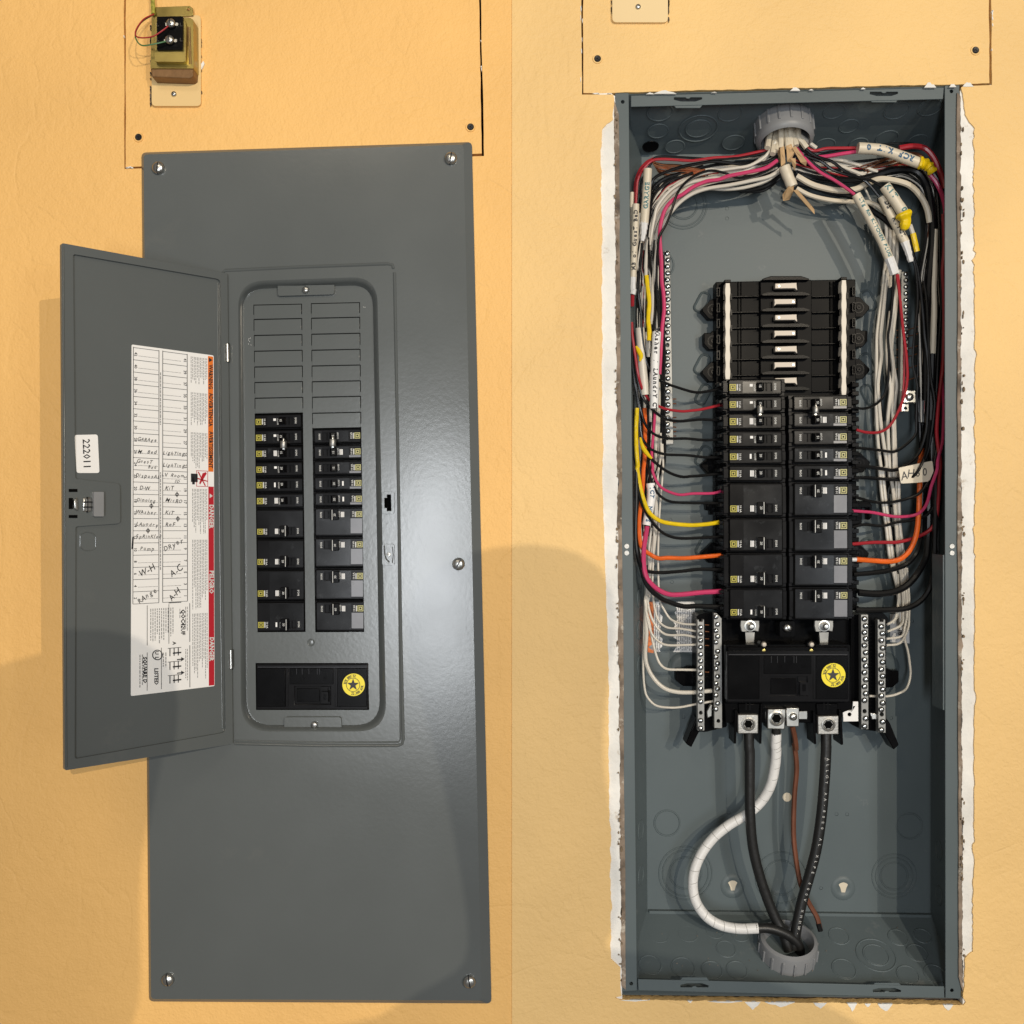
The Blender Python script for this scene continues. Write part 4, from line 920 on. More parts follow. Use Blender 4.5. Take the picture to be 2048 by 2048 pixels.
for i in range(7):
    y = 232+i*160.5
    bm = NB(); prism(bm, Depth(.074), [CJ(858, y-18), CJ(1094, y-18), CJ(1094, y+92), CJ(858, y+92)], 0, -.0015); obj('stab_window', bm, M['dark'], bus)
    bm = NB()
    if i % 2 == 0: pts = [CJ(866, y+6), CJ(1086, y-2), CJ(1086, y+22), CJ(1092, y+78), CJ(1066, y+56), CJ(866, y+58)]
    else: pts = [CJ(856, y+6), CJ(1074, y+4), CJ(1074, y+54), CJ(882, y+56), CJ(856, y+78), CJ(860, y+40)]
    prism(bm, Depth(.066), pts, 0, -.008); obj('stab', bm, M['tin'], bus, bevel=.0005)
    bm = NB(); xx = 903 if i % 2 == 0 else 1050
    lathe(bm, W(*CJ(xx, y+32), .066), Vector((0, -1, 0)), [(3*K, -.0002), (2.4*K, .0005), (0, .0006)], 10); obj('stab_rivet', bm, M['zinc'], bus, smooth=True)
    yb = 352+i*160.5
    bm = NB(); prism(bm, Depth(.064), rpoly([CJ(735, yb-8), CJ(790, yb-22), CJ(1150, yb-28), CJ(1215, yb-10), CJ(1215, yb+6), CJ(735, yb+8)], 2), 0, -.014); obj('barrier', bm, M['black'], bus, bevel=.0006)
    for x0, x1 in ((425, 706), (1242, 1525)):
        bm = NB(); prism(bm, Depth(.074), [CJ(x0, yb+14), CJ(x1, yb+8), CJ(x1, yb+20), CJ(x0, yb+26)], 0, -.006); obj('divider_slat', bm, M['black'], bus, bevel=.0004)
for x in (490, 520, 1425, 1460):
    bm = NB(); prism(bm, Depth(.0785), [CJ(x-4, 218), CJ(x+4, 218), CJ(x+4, 1340), CJ(x-4, 1340)], 0, -.002); obj('moulded_groove', bm, M['dark'], bus)
def rail(x, y0, y1):
    p = []; q = []; n = int((y1-y0)/80)
    for i in range(n+1):
        y = y0+(y1-y0)*i/n; w = 27 if i % 2 else 22; p += [CJ(x-w, y-20 if i else y), CJ(x-w, y+20 if i < n else y)]; q += [CJ(x+w, y-20 if i else y), CJ(x+w, y+20 if i < n else y)]
    bm = NB(); prism(bm, Depth(.060), p+q[::-1], 0, -.012); obj('mounting_rail', bm, M['cream'], bus, bevel=.0005)
rail(384, 235, 1230); rail(1566, 204, 1390)
for x in (384, 1566):
    s = 1 if x < 900 else -1
    bm = NB(); prism(bm, Depth(.062), [CJ(x-32, 226 if s > 0 else 196), CJ(x-32, 200 if s > 0 else 172), CJ(x+32, 198 if s > 0 else 172), CJ(x+32, 226 if s > 0 else 200)], 0, -.018); obj('rail_stop', bm, M['black'], bus, bevel=.0006)
    for i in range(7):
        y = 352+i*160.5+(10 if s > 0 else 0)
        for e in (-1, 1):
            bm = NB(); prism(bm, Depth(.063), [CJ(x+e*28, y-22), CJ(x+e*44, y-16), CJ(x+e*44, y+40), CJ(x+e*28, y+46)], 0, -.014); obj('rail_clip', bm, M['black'], bus)
        if i < 7 and not i % 1:
            xo = x-98*s
            bm = NB(); prism(bm, Depth(.076), [CJ(xo-16, y-80), CJ(xo+16, y-80), CJ(xo+16, y+10), CJ(xo-16, y+10)], .0012, -.003, [[CJ(xo-8, y-72), CJ(xo+8, y-72), CJ(xo+8, y+2), CJ(xo-8, y+2)]]); obj('edge_clip', bm, M['black'], bus)
def ear(x, y, s, tilt):
    bm = NB(); pts = [(x+14*s, y-21), (x+2*s, y-20), (x-13*s, y-8+tilt*8), (x-20*s, y-2-tilt*12), (x-20*s, y+6+tilt*2), (x-9*s, y+19), (x+14*s, y+19)]
    if tilt: pts = [(x+10*s, y-22), (x-2*s, y-21), (x-22*s, y-2), (x-22*s, y+3), (x-8*s, y+19), (x+10*s, y+19)]
    else: pts = [(x+10*s, y-20), (x-2*s, y-20), (x-5*s, y-16), (x-18*s, y-16), (x-18*s, y+6), (x-8*s, y+17), (x+10*s, y+18)]
    prism(bm, Depth(.088), pts, 0, -.014); obj('mounting_ear', bm, M['bus'], bus, bevel=.0008)
    bm = NB(); prism(bm, Depth(.0875), circ(x, y, 11, 22), 0, -.001, [circ(x, y, 9.3, 22)]); prism(bm, Depth(.0875), circ(x, y, 4, 12), .001, -.001, [circ(x, y, 2.0, 10)]); obj('ear_ring', bm, M['black'], bus)
for x, y, s, tl in ((1426, 619, 1, 1), (1426, 682, 1, 0), (1426, 744, 1, 1), (1425, 930, 1, 1), (1426, 1107, 1, 1), (1717, 615, -1, 1), (1717, 677, -1, 0), (1717.5, 739, -1, 1), (1718, 926, -1, 1), (1716, 1108, -1, 1), (1377, 1355, 1.4, 0), (1776, 1358, -1.2, 0)): ear(x, y, s, tl)
# comb-like wire guides along both breaker columns
for i in range(27):
    y = 770+i*17.2
    for x in (1437, 1711):
        bm = NB(); prism(bm, Depth(.066), rect(x-7, y-5, x+7, y+4), 0, -.015); obj('wire_guide', bm, M['black'] if i % 2 else M['bus'], bus, bevel=.0006)
bm = NB(); prism(bm, Depth(.085), [CJ(158, 2465), CJ(262, 2465), CJ(262, 2590), CJ(205, 2590), CJ(205, 2545), CJ(165, 2545)], 0, -.015); obj('hook', bm, M['bus'], bus, bevel=.001)
bm = NB(); prism(bm, Depth(.085), [(1708, 1002), (1738, 1002), (1744, 1010), (1744, 1035), (1738, 1040), (1738, 1016), (1724, 1016), (1724, 1050), (1712, 1050), (1708, 1030)], 0, -.015); obj('hook', bm, M['bus'], bus, bevel=.001)
# neutral carriers and feet
bm = NB(); prism(bm, Depth(.066), rpoly([CH(205, 120), CH(290, 95), CH(430, 130), CH(440, 980), CH(275, 1020), CH(205, 1015)], 4), 0, -.03); obj('bar_carrier', bm, M['bus'], bus, bevel=.001)
bm = NB(); prism(bm, Depth(.066), rpoly([CH(1400, 120), CH(1560, 100), CH(1640, 95), CH(1690, 140), CH(1670, 200), CH(1670, 1025), CH(1480, 1000), CH(1395, 960)], 4), 0, -.03); obj('bar_carrier', bm, M['bus'], bus, bevel=.001)
for i in range(26):
    y = 190+i*29
    for x0, x1 in ((268, 335), (1538, 1600)):
        bm = NB(); prism(bm, Depth(.064), rect(*CH(x0, y), *CH(x1, y+9)), 0, -.004); obj('carrier_rib', bm, M['black'], bus)
for pts in ([CH(205, 905), CH(225, 1020), CH(165, 1140), CH(122, 1110)], [CH(1662, 900), CH(1700, 950), CH(1770, 1120), CH(1730, 1158), CH(1655, 1025)]):
    bm = NB(); prism(bm, Depth(.062), pts, 0, -.025); obj('foot', bm, M['black'], bus, bevel=.001)
bm = NB(); prism(bm, Depth(.075), [CH(420, 150), CH(1420, 150), CH(1420, 360), CH(420, 360)], 0, -.02); obj('terminal_tray', bm, M['bus'], bus, bevel=.001)

# ------------------------------------------------------------------ neutral bars and ground bars
def bar(name, pts, d, rows, label, cat, r=4.9, holes=(), group=None, th=.009, double=0):
    cx = sum(p[0] for p in pts)/len(pts); by = max(p[1] for p in pts)
    t = thing(name, label, cat, W(cx, by, d), group)
    bm = NB(); prism(bm, Depth(d), pts, 0, -th, [circ(x, y, r*.72, 12) for x, y in holes]); obj('bar', bm, M['barz'], t, bevel=.0005)
    for x, y in rows: screw(Depth(d), x, y, r*K, M['screwz'], t, lift=.0014)
    return t
b1 = [(CH(236, y)) for y in (210, 262, 312, 363, 420, 472, 523, 572, 632, 685, 735, 785, 930, 990)]
bar('neutral_bar', [CH(211, 150), CH(222, 150), CH(226, 168), CH(250, 168), CH(254, 150), CH(264, 150), CH(267, 1010), CH(213, 1010)], .050, b1, 'screw terminal bar beside the torn warning labels', 'terminal bar', holes=[CH(238, 872)])
b2 = [CH(357+(10 if i % 2 else -3), y) for i, y in enumerate((130, 188, 236, 282, 325, 396, 440, 490, 530, 590, 645, 685, 735, 798, 842))]
bar('neutral_bar', [CH(338, 100), CH(362, 102), CH(400, 142), CH(404, 992), CH(342, 990)], .050, b2, 'staggered screw terminal bar between main breaker and torn warning labels', 'terminal bar', holes=[CH(374, 935)])
b3 = [CH(1506+(6 if i % 2 else -4), y) for i, y in enumerate((145, 200, 250, 300, 350, 405, 460, 510, 560, 615, 668, 722, 775, 915, 975))]
bar('neutral_bar', [CH(1476, 112), CH(1532, 112), CH(1535, 1000), CH(1478, 1000)], .050, b3, 'screw terminal bar next to the star sticker side of the main breaker', 'terminal bar', r=5.6, holes=[CH(1504, 860)])
b4 = [CH(1636+(6 if i % 2 else -4), y) for i, y in enumerate((205, 258, 312, 370, 425, 480, 535, 588, 640, 690, 740, 795, 845, 940, 1003))]
bar('neutral_bar', [CH(1604, 150), CH(1618, 150), CH(1622, 168), CH(1648, 168), CH(1652, 150), CH(1664, 150), CH(1668, 1028), CH(1610, 1024)], .050, b4, 'screw terminal bar beside the white label numbered 183', 'terminal bar', r=5.6, holes=[CH(1637, 884)])
for q, lab in (([CH(283, 862), CH(310, 810), CH(328, 806), CH(325, 900), CH(288, 915)], 'bent steel link joining the terminal bars beside the torn labels'), ([CH(1545, 870), CH(1602, 878), CH(1602, 925), CH(1560, 925)], 'bent steel link joining the terminal bars by the 183 label')):
    bm = NB(); prism(bm, Depth(.054), q, 0, -.006); obj('bar_link', bm, M['zinc'], None, bevel=.001, label=lab, cat='metal link')
g1 = [(1334.5+(i % 2)*1.2, 507+i*13.15) for i in range(29) if i not in (14,)]
bar('ground_bar', [(1329, 501), (1340, 501), (1347, 889), (1331, 890)], .088, g1, 'long ground bar full of screws beside the washer cable', 'terminal bar', r=5.2, holes=[(1335, 690)], th=.008)
g2 = [(1811.5-(.004*(i-9)**2 if i > 9 else 0), 548+i*13.0) for i in range(18)]
bar('ground_bar', [(1803, 543), (1816, 543), (1816, 782), (1804, 822), (1800, 822)], .070, g2, 'ground bar with square lug at its foot among dark wires', 'terminal bar', r=4.6, th=.008)
gl = thing('ground_lug', 'square zinc lug with slotted screw below the ground bar among dark wires', 'terminal lug', W(1819, 820, .08))
bm = NB(); prism(bm, Depth(.056), [(1809, 780), (1832, 780), (1832, 806), (1806, 806)], 0, -.014); obj('block', bm, M['zinc'], gl, bevel=.001)
screw(Depth(.056), 1818.5, 794, 8.2*K, M['zinc'], gl, lift=.002, ang=60)
bm = NB(); prism(bm, Depth(.062), [(1804, 808), (1817, 808), (1817, 822), (1804, 822)], 0, -.004, [circ(1811, 816, 3.5, 10)]); obj('tail', bm, M['zinc'], gl)

# ------------------------------------------------------------------ conduit bushings
def bushing(x, y, d, up, label, zh, tilt):
    c = W(x, y, d); n = Vector((0, -math.sin(tilt), -math.cos(tilt) if up else math.cos(tilt)))
    t = thing('conduit_bushing', label, 'conduit bushing', c-n*zh*.6)
    Ro, Ri = 57*K*(D+d)/D, 47*K*(D+d)/D
    bm = NB(); lathe(bm, c, n, [(Ri*.97, -zh*.9), (Ro, -zh*.9), (Ro, zh*.30), (Ro*.97, zh*.42), (Ri*1.04, zh*.5), (Ri, zh*.42), (Ri*.97, -zh*.9)], 48); obj('ring', bm, M['pvc'], t, smooth=True)
    for i in range(16):
        a = 2*math.pi*i/16; e1, e2 = frame(n); u = e1*math.cos(a)+e2*math.sin(a); v = n.cross(u); bm = NB(); q = c+u*Ro
        pts = [(q-v*.0013-n*zh*.45), (q+v*.0013-n*zh*.45), (q+v*.0013+n*zh*.22), (q-v*.0013+n*zh*.22)]
        a_ = [bm.verts.new(p-u*.001) for p in pts]; b_ = [bm.verts.new(p+u*.0015) for p in pts]
        bm.faces.new(b_)
        for k in range(4): bm.faces.new([a_[k], a_[(k+1) % 4], b_[(k+1) % 4], b_[k]])
        obj('rib', bm, M['pvc'], t, bevel=.0005)
    bm = NB(); lathe(bm, c-n*zh*.9, n, [(Ri*.97, -.002), (Ro*1.10, -.002), (Ro*1.10, .003), (Ro*1.02, .0042), (Ri*.97, .0042)], 40); obj('locknut', bm, M['black'], t, smooth=True)
    bm = NB(); lathe(bm, c, n, [(Ri*.96, -zh*1.0), (Ri*.96, -zh*.8), (0, -zh*.8)], 30); obj('conduit_throat', bm, M['dark'], t)
bushing(1568, 262, .050, True, 'grey ribbed conduit bushing packed with cables at the box top', .034, .32)
bushing(1576, 1893, .052, False, 'grey ribbed conduit bushing on the box floor with thick cables', .025, .38)
# ragged open hole at the top left corner
bm = NB(); c = PT.pt(1301, 292); lathe(bm, c, PT.n, [(18*K, .0006), (17*K, .0016), (15*K, .0006), (0, .0003)], 16); obj('bushed_hole', bm, M['black'], box, smooth=True)

# ------------------------------------------------------------------ wires
def crop(x0, y0, s): return lambda x, y: (x0+x/s, y0+y/s)
CA = crop(1220, 180, 4.83); CB = crop(1560, 180, 4.83); CC = crop(1220, 540, 4.6); CD = crop(1680, 540, 4.6); CE = crop(1220, 940, 6.038); CFx = crop(1680, 940, 6.038); CI = crop(1220, 1480, 2.683)
COLR = {'black': 'black_wire', 'white': 'white_wire', 'red': 'red_wire', 'pink': 'pink_wire', 'orange': 'orange_tape', 'yellow': 'yellow_tape', 'copper': 'copper', 'brown': 'copper_dull'}
def path(segs, d):
    """segs: list of (crop, [(x, y), ...]); d: depth or list of depths spread along the path"""
    P = [c(x, y) for c, pts in segs for x, y in pts]; n = len(P)
    if not isinstance(d, (list, tuple)): d = [d, d]
    out = []
    for i, (x, y) in enumerate(P):
        t = i/(n-1)*(len(d)-1); k = min(int(t), len(d)-2); out.append(W(x, y, d[k]+(d[k+1]-d[k])*(t-k)))
    return out
KR = random.Random(99)
def wire(col, segs, d, r, label, group=None, name='wire', cat='wire', rf=None, seg=8):
    bm = NB(); P = path(segs, d); Q = []
    if name == 'wire' and len(P) > 2:
        for a, b in zip(P, P[1:]):
            Q.append(a+Vector((KR.uniform(-1, 1), KR.uniform(-1, 1), KR.uniform(-1, 1)))*1.0*K)
            if (b-a).length > 45*K: Q.append(a.lerp(b, .5)+Vector((KR.uniform(-1, 1), KR.uniform(-.6, .6), KR.uniform(-1, 1)))*.9*K)
        Q.append(P[-1]); Q[0] = P[0]
        S = spline(P, 2)
        if len(Q) > len(P):
            for i, q in enumerate(Q):          # keep the curve: pull half-way points onto the spline
                k = min(range(len(S)), key=lambda j: (S[j]-q).length); Q[i] = q.lerp(S[k], .75)
        P = Q
    tube(bm, P, r*K*1.05, seg, 4, rf)
    return obj(name, bm, M[COLR.get(col, col)], None, smooth=True, label=label, cat=cat, group=group)
SB, SR = 'at the breakers beside the washer cable', 'at the breakers beside the AH60 tag'
# --- from the breakers on the left into the side gutter
Lw = [
 ('black', [(CC, [(1050, 1085), (900, 1115), (780, 1125), (620, 1080), (520, 1045), (420, 990), (340, 860), (300, 650), (285, 400), (262, 200), (270, 0)]), (CA, [(290, 1700), (310, 1480)])], [.060, .062, .050, .045, .045], 2.8, 'black wire from the topmost breaker beside the washer cable'),
 ('red', [(CC, [(1010, 1243), (850, 1280), (650, 1300), (500, 1275), (380, 1210), (300, 1100), (260, 960), (235, 800), (205, 600), (200, 480)])], [.060, .060, .044, .044], 2.8, 'red wire from the second breaker beside the washer cable'),
 ('black', [(CC, [(1035, 1385), (850, 1375), (650, 1390), (520, 1375), (420, 1310), (310, 1190), (262, 1040), (232, 850), (215, 650)])], [.060, .060, .05, .05], 2.8, 'black wire from the third breaker beside the washer cable'),
 ('black', [(CC, [(1050, 1560), (850, 1565), (700, 1550), (550, 1550), (420, 1520), (330, 1430), (280, 1280), (240, 1100), (210, 900), (205, 700)])], [.060, .060, .05, .05], 2.8, 'black wire from the fourth breaker beside the washer cable'),
 ('black', [(CC, [(1050, 1720), (900, 1725), (700, 1705), (500, 1695), (380, 1650), (300, 1550), (275, 1400), (262, 1250), (240, 1050)])], [.060, .060, .05, .05], 2.8, 'black wire from the fifth breaker beside the washer cable'),
 ('black', [(CC, [(1045, 1870), (850, 1890), (650, 1900), (520, 1850), (380, 1740), (320, 1660), (280, 1560), (260, 1400)])], [.060, .060, .05, .05], 2.9, 'black wire with yellow tape from the sixth breaker beside the washer cable'),
 ('pink', [(CE, [(1385, 235), (1250, 280), (1000, 285), (850, 300), (730, 270), (620, 210), (550, 110), (510, 0)]), (CC, [(395, 1830), (385, 1700), (400, 1500), (415, 1300)])], [.060, .060, .055, .058], 2.9, 'pink wire from the seventh breaker beside the washer cable'),
 ('black', [(CE, [(1400, 402), (1100, 400), (750, 385), (640, 340), (560, 260), (500, 130), (470, 0)]), (CC, [(355, 1800), (360, 1600), (372, 1400)])], [.060, .060, .058, .066], 2.8, 'black wire under the pink one at the seventh breaker beside the washer cable'),
 ('yellow', [(CE, [(1318, 632), (1150, 655), (950, 665), (700, 640), (580, 600), (480, 520), (420, 400), (370, 220), (330, 0)]), (CC, [(255, 1800), (242, 1600), (240, 1450), (250, 1270)])], [.058, .056, .050, .05], 4.3, 'yellow taped wire curving into the eighth breaker beside the washer cable'),
 ('black', [(CE, [(1420, 800), (1100, 820), (850, 825), (700, 790), (590, 720), (490, 600), (410, 460), (370, 370), (335, 200), (325, 0)]), (CC, [(225, 1700), (215, 1400), (212, 1150)])], [.060, .060, .05, .06], 3.0, 'black wire under the yellow one at the eighth breaker beside the washer cable'),
 ('orange', [(CE, [(1338, 1030), (1150, 1045), (900, 1065), (700, 1060), (580, 1065), (470, 1010), (390, 940), (355, 820), (352, 600), (375, 400), (395, 200), (405, 0)]), (CC, [(318, 1750), (322, 1500), (318, 1270)])], [.058, .056, .056, .064, .066], 4.4, 'orange taped wire curving into the ninth breaker beside the washer cable'),
 ('black', [(CE, [(1400, 1205), (1050, 1200), (850, 1225), (600, 1240), (450, 1220), (370, 1140), (330, 1000), (312, 800), (318, 400), (320, 0)])], [.060, .058, .048, .050], 3.6, 'black wire under the orange one at the ninth breaker beside the washer cable'),
 ('pink', [(CE, [(1352, 1465), (1100, 1480), (850, 1505), (700, 1500), (560, 1430), (450, 1310), (408, 1150), (410, 950), (450, 680)])], [.058, .056, .050, .056], 5.0, 'thick pink wire sweeping into the lowest breaker beside the washer cable'),
 ('black', [(CE, [(1380, 1650), (1200, 1645), (1050, 1640), (900, 1650), (750, 1610), (600, 1540), (450, 1390), (385, 1200), (345, 1050), (318, 850)])], [.058, .056, .052, .06], 5.0, 'thick black wire under the thick pink one beside the torn labels')]
for c, s, d, r, lab in Lw: wire(c, s, d, r, lab, 'wires landing on the breakers')
tape_wrap = lambda t: 1+.06*math.sin(t*90)
wire('yellow', [(CC, [(385, 1735), (350, 1700), (320, 1660), (295, 1610), (278, 1540)])], [.0475, .0475], 4.2, 'short yellow tape flag on a black wire near the sixth breaker', name='tape_flag', cat='tape', rf=lambda t: .5+.6*math.sin(math.pi*t))
wire('yellow', [(CC, [(240, 700), (262, 740), (285, 790), (275, 840)])], [.044, .044], 4.6, 'yellow tape patch beside the plain white sleeve', name='tape_flag', cat='tape', rf=lambda t: .4+.7*math.sin(math.pi*t))
wire('yellow', [(CC, [(335, 50), (345, 150), (362, 300), (352, 450), (362, 560), (360, 650)])], [.050, .050], 4.6, 'long yellow tape wrap on a wire above the washer cable', name='tape_wrap', cat='tape', rf=tape_wrap)
# --- from the breakers on the right
Rw = [
 ('black', [(CD, [(115, 1262), (220, 1275), (320, 1240), (400, 1160), (440, 1030), (452, 800), (442, 620), (470, 420), (488, 200), (492, 40)])], [.060, .060, .055, .05], 2.6, 'black wire from the topmost breaker beside the AH60 tag'),
 ('red', [(CD, [(150, 1470), (250, 1495), (370, 1490), (460, 1430), (540, 1290), (600, 1120), (620, 980), (605, 750), (580, 550), (550, 250), (520, 40)])], [.060, .060, .050, .046], 2.9, 'red wire from the second breaker beside the AH60 tag'),
 ('red', [(CD, [(555, 1300), (585, 1080), (590, 700), (560, 350), (535, 40)])], [.062, .052, .048], 2.4, 'red wire running down beside the ground bar with the lug'),
 ('black', [(CD, [(140, 1635), (300, 1650), (500, 1670), (590, 1620), (690, 1520), (705, 1300), (710, 1050), (672, 880), (680, 650), (715, 300), (705, 50)]), (CB, [(1300, 1680), (1250, 1560)])], [.060, .060, .05, .05], 2.9, 'black wire from the third breaker beside the AH60 tag'),
 ('black', [(CD, [(140, 1800), (300, 1815), (500, 1840), (620, 1790), (730, 1680), (790, 1500), (810, 1200), (815, 900), (780, 600), (760, 350), (740, 150)]), (CB, [(1330, 1740), (1290, 1600), (1255, 1400)])], [.060, .060, .052, .052], 3.6, 'black wire from the fourth breaker beside the AH60 tag'),
 ('black', [(CD, [(130, 1908), (350, 1920), (600, 1915), (720, 1850), (800, 1700), (850, 1450), (870, 1200), (840, 1020), (815, 700), (800, 300), (770, 100)])], [.060, .060, .050, .056], 2.9, 'black wire from the fifth breaker beside the AH60 tag'),
 ('black', [(CFx, [(170, 97), (350, 90), (600, 115), (800, 115), (900, 60), (980, -60), (1050, -250), (1090, -600)])], [.058, .056, .044, .052], 2.9, 'black wire crossing the AH60 tag'),
 ('black', [(CFx, [(185, 325), (400, 385), (600, 390), (800, 350), (950, 290), (1050, 170), (1120, 0), (1180, -300)])], [.060, .058, .048, .055], 2.9, 'black wire from the sixth breaker just below the AH60 tag'),
 ('pink', [(CFx, [(108, 490), (400, 515), (650, 560), (850, 555), (970, 510), (1050, 400), (1100, 200), (1170, 0)]), (CD, [(900, 1750), (940, 1600), (955, 1300), (935, 1000)])], [.060, .058, .046, .044, .05], 3.2, 'pink wire from the sixth breaker sweeping past the orange wire'),
 ('black', [(CFx, [(150, 692), (300, 660), (500, 670), (700, 630), (900, 600), (1050, 540), (1150, 400), (1190, 200)])], [.060, .060, .056, .06], 2.9, 'black wire from the seventh breaker below the pink wire'),
 ('red', [(CFx, [(118, 897), (400, 875), (700, 870), (900, 820), (1080, 730), (1160, 600), (1190, 350), (1200, 100)]), (CD, [(925, 1780), (890, 1500), (910, 1200), (945, 900), (960, 500), (955, 200), (945, 0)]), (CB, [(1590, 1500), (1575, 1200)])], [.060, .056, .046, .05, .05], 3.6, 'long red wire from the seventh breaker up the side of the box'),
 ('orange', [(CFx, [(200, 1080), (400, 1095), (600, 1105), (740, 1070), (850, 960), (920, 780), (950, 550), (962, 150), (965, -80)]), (CD, [(745, 1750), (752, 1640)])], [.054, .052, .052, .062, .07], 5.2, 'bright orange taped wire curving into the eighth breaker beside the AH60 tag'),
 ('black', [(CFx, [(165, 1262), (400, 1240), (600, 1210), (800, 1140), (920, 1010), (970, 850), (985, 600), (990, 150), (1000, -200)])], [.060, .058, .054, .066, .07], 5.0, 'thick black wire just below the bright orange one'),
 ('black', [(CFx, [(225, 1480), (450, 1495), (650, 1470), (800, 1400), (930, 1260), (1030, 1080), (1062, 800), (1070, 400), (1060, 0)])], [.058, .056, .054, .066, .07], 6.8, 'thickest black taped wire entering the lowest breaker beside the AH60 tag'),
 ('black', [(CFx, [(190, 1690), (500, 1690), (750, 1680), (900, 1630), (1030, 1520), (1110, 1350), (1140, 1100), (1150, 700), (1160, 300), (1150, 0)]), (CD, [(870, 1700), (840, 1300), (790, 800)])], [.056, .054, .050, .058, .066], 5.6, 'lowest thick black wire sweeping round to the box side'),
 ('black', [(CFx, [(1190, 1250), (1180, 800), (1185, 300), (1170, 0)]), (CD, [(900, 1500), (890, 1100), (905, 700), (930, 300), (920, 0)]), (CB, [(1540, 1600), (1530, 1200), (1500, 850)])], [.062, .062], 3.2, 'black wire straight up against the side wall of the box'),
 ('red', [(CD, [(885, 1400), (930, 1000), (955, 700)])], [.066, .064], 3.0, 'short red run half hidden behind dark wires at the box side')]
for c, s, d, r, lab in Rw: wire(c, s, d, r, lab, 'wires landing on the breakers')
bm = NB(); tube(bm, [W(*CFx(120, 1082), .055), W(*CFx(205, 1082), .054)], 4.6*K, 10, 3); obj('wire_end', bm, M['white_tape'], None, smooth=True, label='pale bare end of the bright orange taped wire', cat='wire end')
# --- white wires onto the terminal bars
Ww = [
 ([(CG, [(1045, 297), (900, 290), (800, 265), (720, 220), (650, 110), (600, 0)]), (CE, [(588, 1400), (580, 1000), (600, 500), (640, 0)]), (CC, [(490, 1800), (482, 1600)])], 2.2, 'topmost'),
 ([(CG, [(1035, 377), (850, 345), (700, 335), (600, 270), (550, 150), (525, 0)]), (CE, [(510, 1400), (520, 1100), (540, 600), (585, 0)]), (CC, [(470, 1700), (465, 1500)])], 2.3, 'second'),
 ([(CG, [(1035, 450), (900, 425), (750, 425), (650, 405), (560, 320), (490, 180), (455, 0)]), (CE, [(470, 1400), (500, 1000), (560, 600), (560, 300)])], 2.5, 'third'),
 ([(CG, [(1045, 540), (850, 545), (700, 545), (600, 510), (500, 400), (445, 200), (420, 0)]), (CE, [(430, 1600), (470, 1200), (530, 800), (590, 500)])], 2.4, 'fourth'),
 ([(CG, [(1055, 845), (850, 840), (700, 835), (620, 790), (570, 700), (520, 520), (480, 300), (440, 100)]), (CE, [(480, 1500), (470, 1000), (500, 700)])], 2.5, 'fifth'),
 ([(CG, [(1232, 1095), (1000, 1115), (800, 1110), (650, 1060), (530, 950), (450, 800), (425, 650), (440, 400), (430, 0)]), (CE, [(445, 1500), (520, 1000), (560, 700)])], 4.2, 'thick sixth'),
 ([(CG, [(1255, 1220), (1050, 1255), (850, 1295), (700, 1300), (550, 1270), (450, 1170), (415, 1050), (400, 850), (410, 500), (420, 100)]), (CE, [(430, 1500), (455, 1300)])], 2.3, 'lowest')]
for s, r, nth in Ww: wire('white', s, [.060, .066, .070, .074], r, f'{nth} white wire onto the terminal bars beside the torn warning labels', 'white wires on the terminal bars')
for i, y in enumerate((300, 380, 467, 548, 870)):
    wire('copper', [(CG, [(1148, y), (1196, y+3)])], [.053, .053], .9, 'bare copper wire tip poking out of the terminal bar', 'copper tips', name='copper_tip', cat='wire end', seg=6)
Wr = [([(1680, 190), (1740, 140), (1765, 0), (1760, -200)], 'topmost'), ([(1680, 245), (1790, 190), (1800, 0), (1790, -200)], 'second'), ([(1672, 300), (1790, 280), (1830, 120), (1830, 0), (1812, -250)], 'third'), ([(1672, 350), (1780, 330), (1840, 220), (1848, 0), (1830, -250)], 'fourth'), ([(1540, 742), (1670, 745), (1760, 725), (1830, 680), (1860, 580), (1840, 400), (1815, 300), (1820, 100), (1800, -200)], 'long looping')]
for s, nth in Wr: wire('white', [(CH, s)], [.060, .070, .075], 2.4, f'{nth} white wire onto the terminal bars beside the 183 label', 'white wires on the terminal bars')
# --- white runs in the right gutter
rr = random.Random(9)
gut = [[(410, 0), (385, 250), (340, 600), (335, 1000), (335, 1300), (350, 1600), (390, 1932)], [(440, 0), (405, 300), (375, 600), (380, 800), (350, 1050), (375, 1400), (430, 1800)], [(465, 380), (435, 650), (440, 900), (465, 1100), (440, 1400), (460, 1932)],
       [(525, 60), (515, 350), (480, 650), (475, 800), (520, 1050), (500, 1300), (520, 1932)], [(550, 0), (500, 300), (462, 600), (490, 900), (480, 1200), (490, 1500), (500, 1932)]]
low = [[(480, 0), (500, 250), (560, 700), (600, 1050), (650, 1250), (690, 1420), (710, 1700), (640, 1850)], [(520, 0), (540, 300), (600, 750), (640, 1100), (690, 1350), (720, 1600), (735, 1932)], [(600, 0), (640, 250), (680, 700), (700, 1000), (740, 1300), (770, 1600), (740, 1880)], [(670, 0), (680, 300), (700, 700), (740, 1050), (775, 1350), (790, 1600), (770, 1900)], [(710, 0), (710, 300), (720, 650), (770, 1050), (800, 1300), (825, 1600), (800, 1932)]]
for g, l in zip(gut, low):
    wire('white', [(CD, g), (CFx, l)], [.068+rr.uniform(-.004, .008), .078], 3.6+rr.uniform(-.3, .3), 'white wire in the upright bundle between the breakers and the ground bar with the lug', 'white bundle')
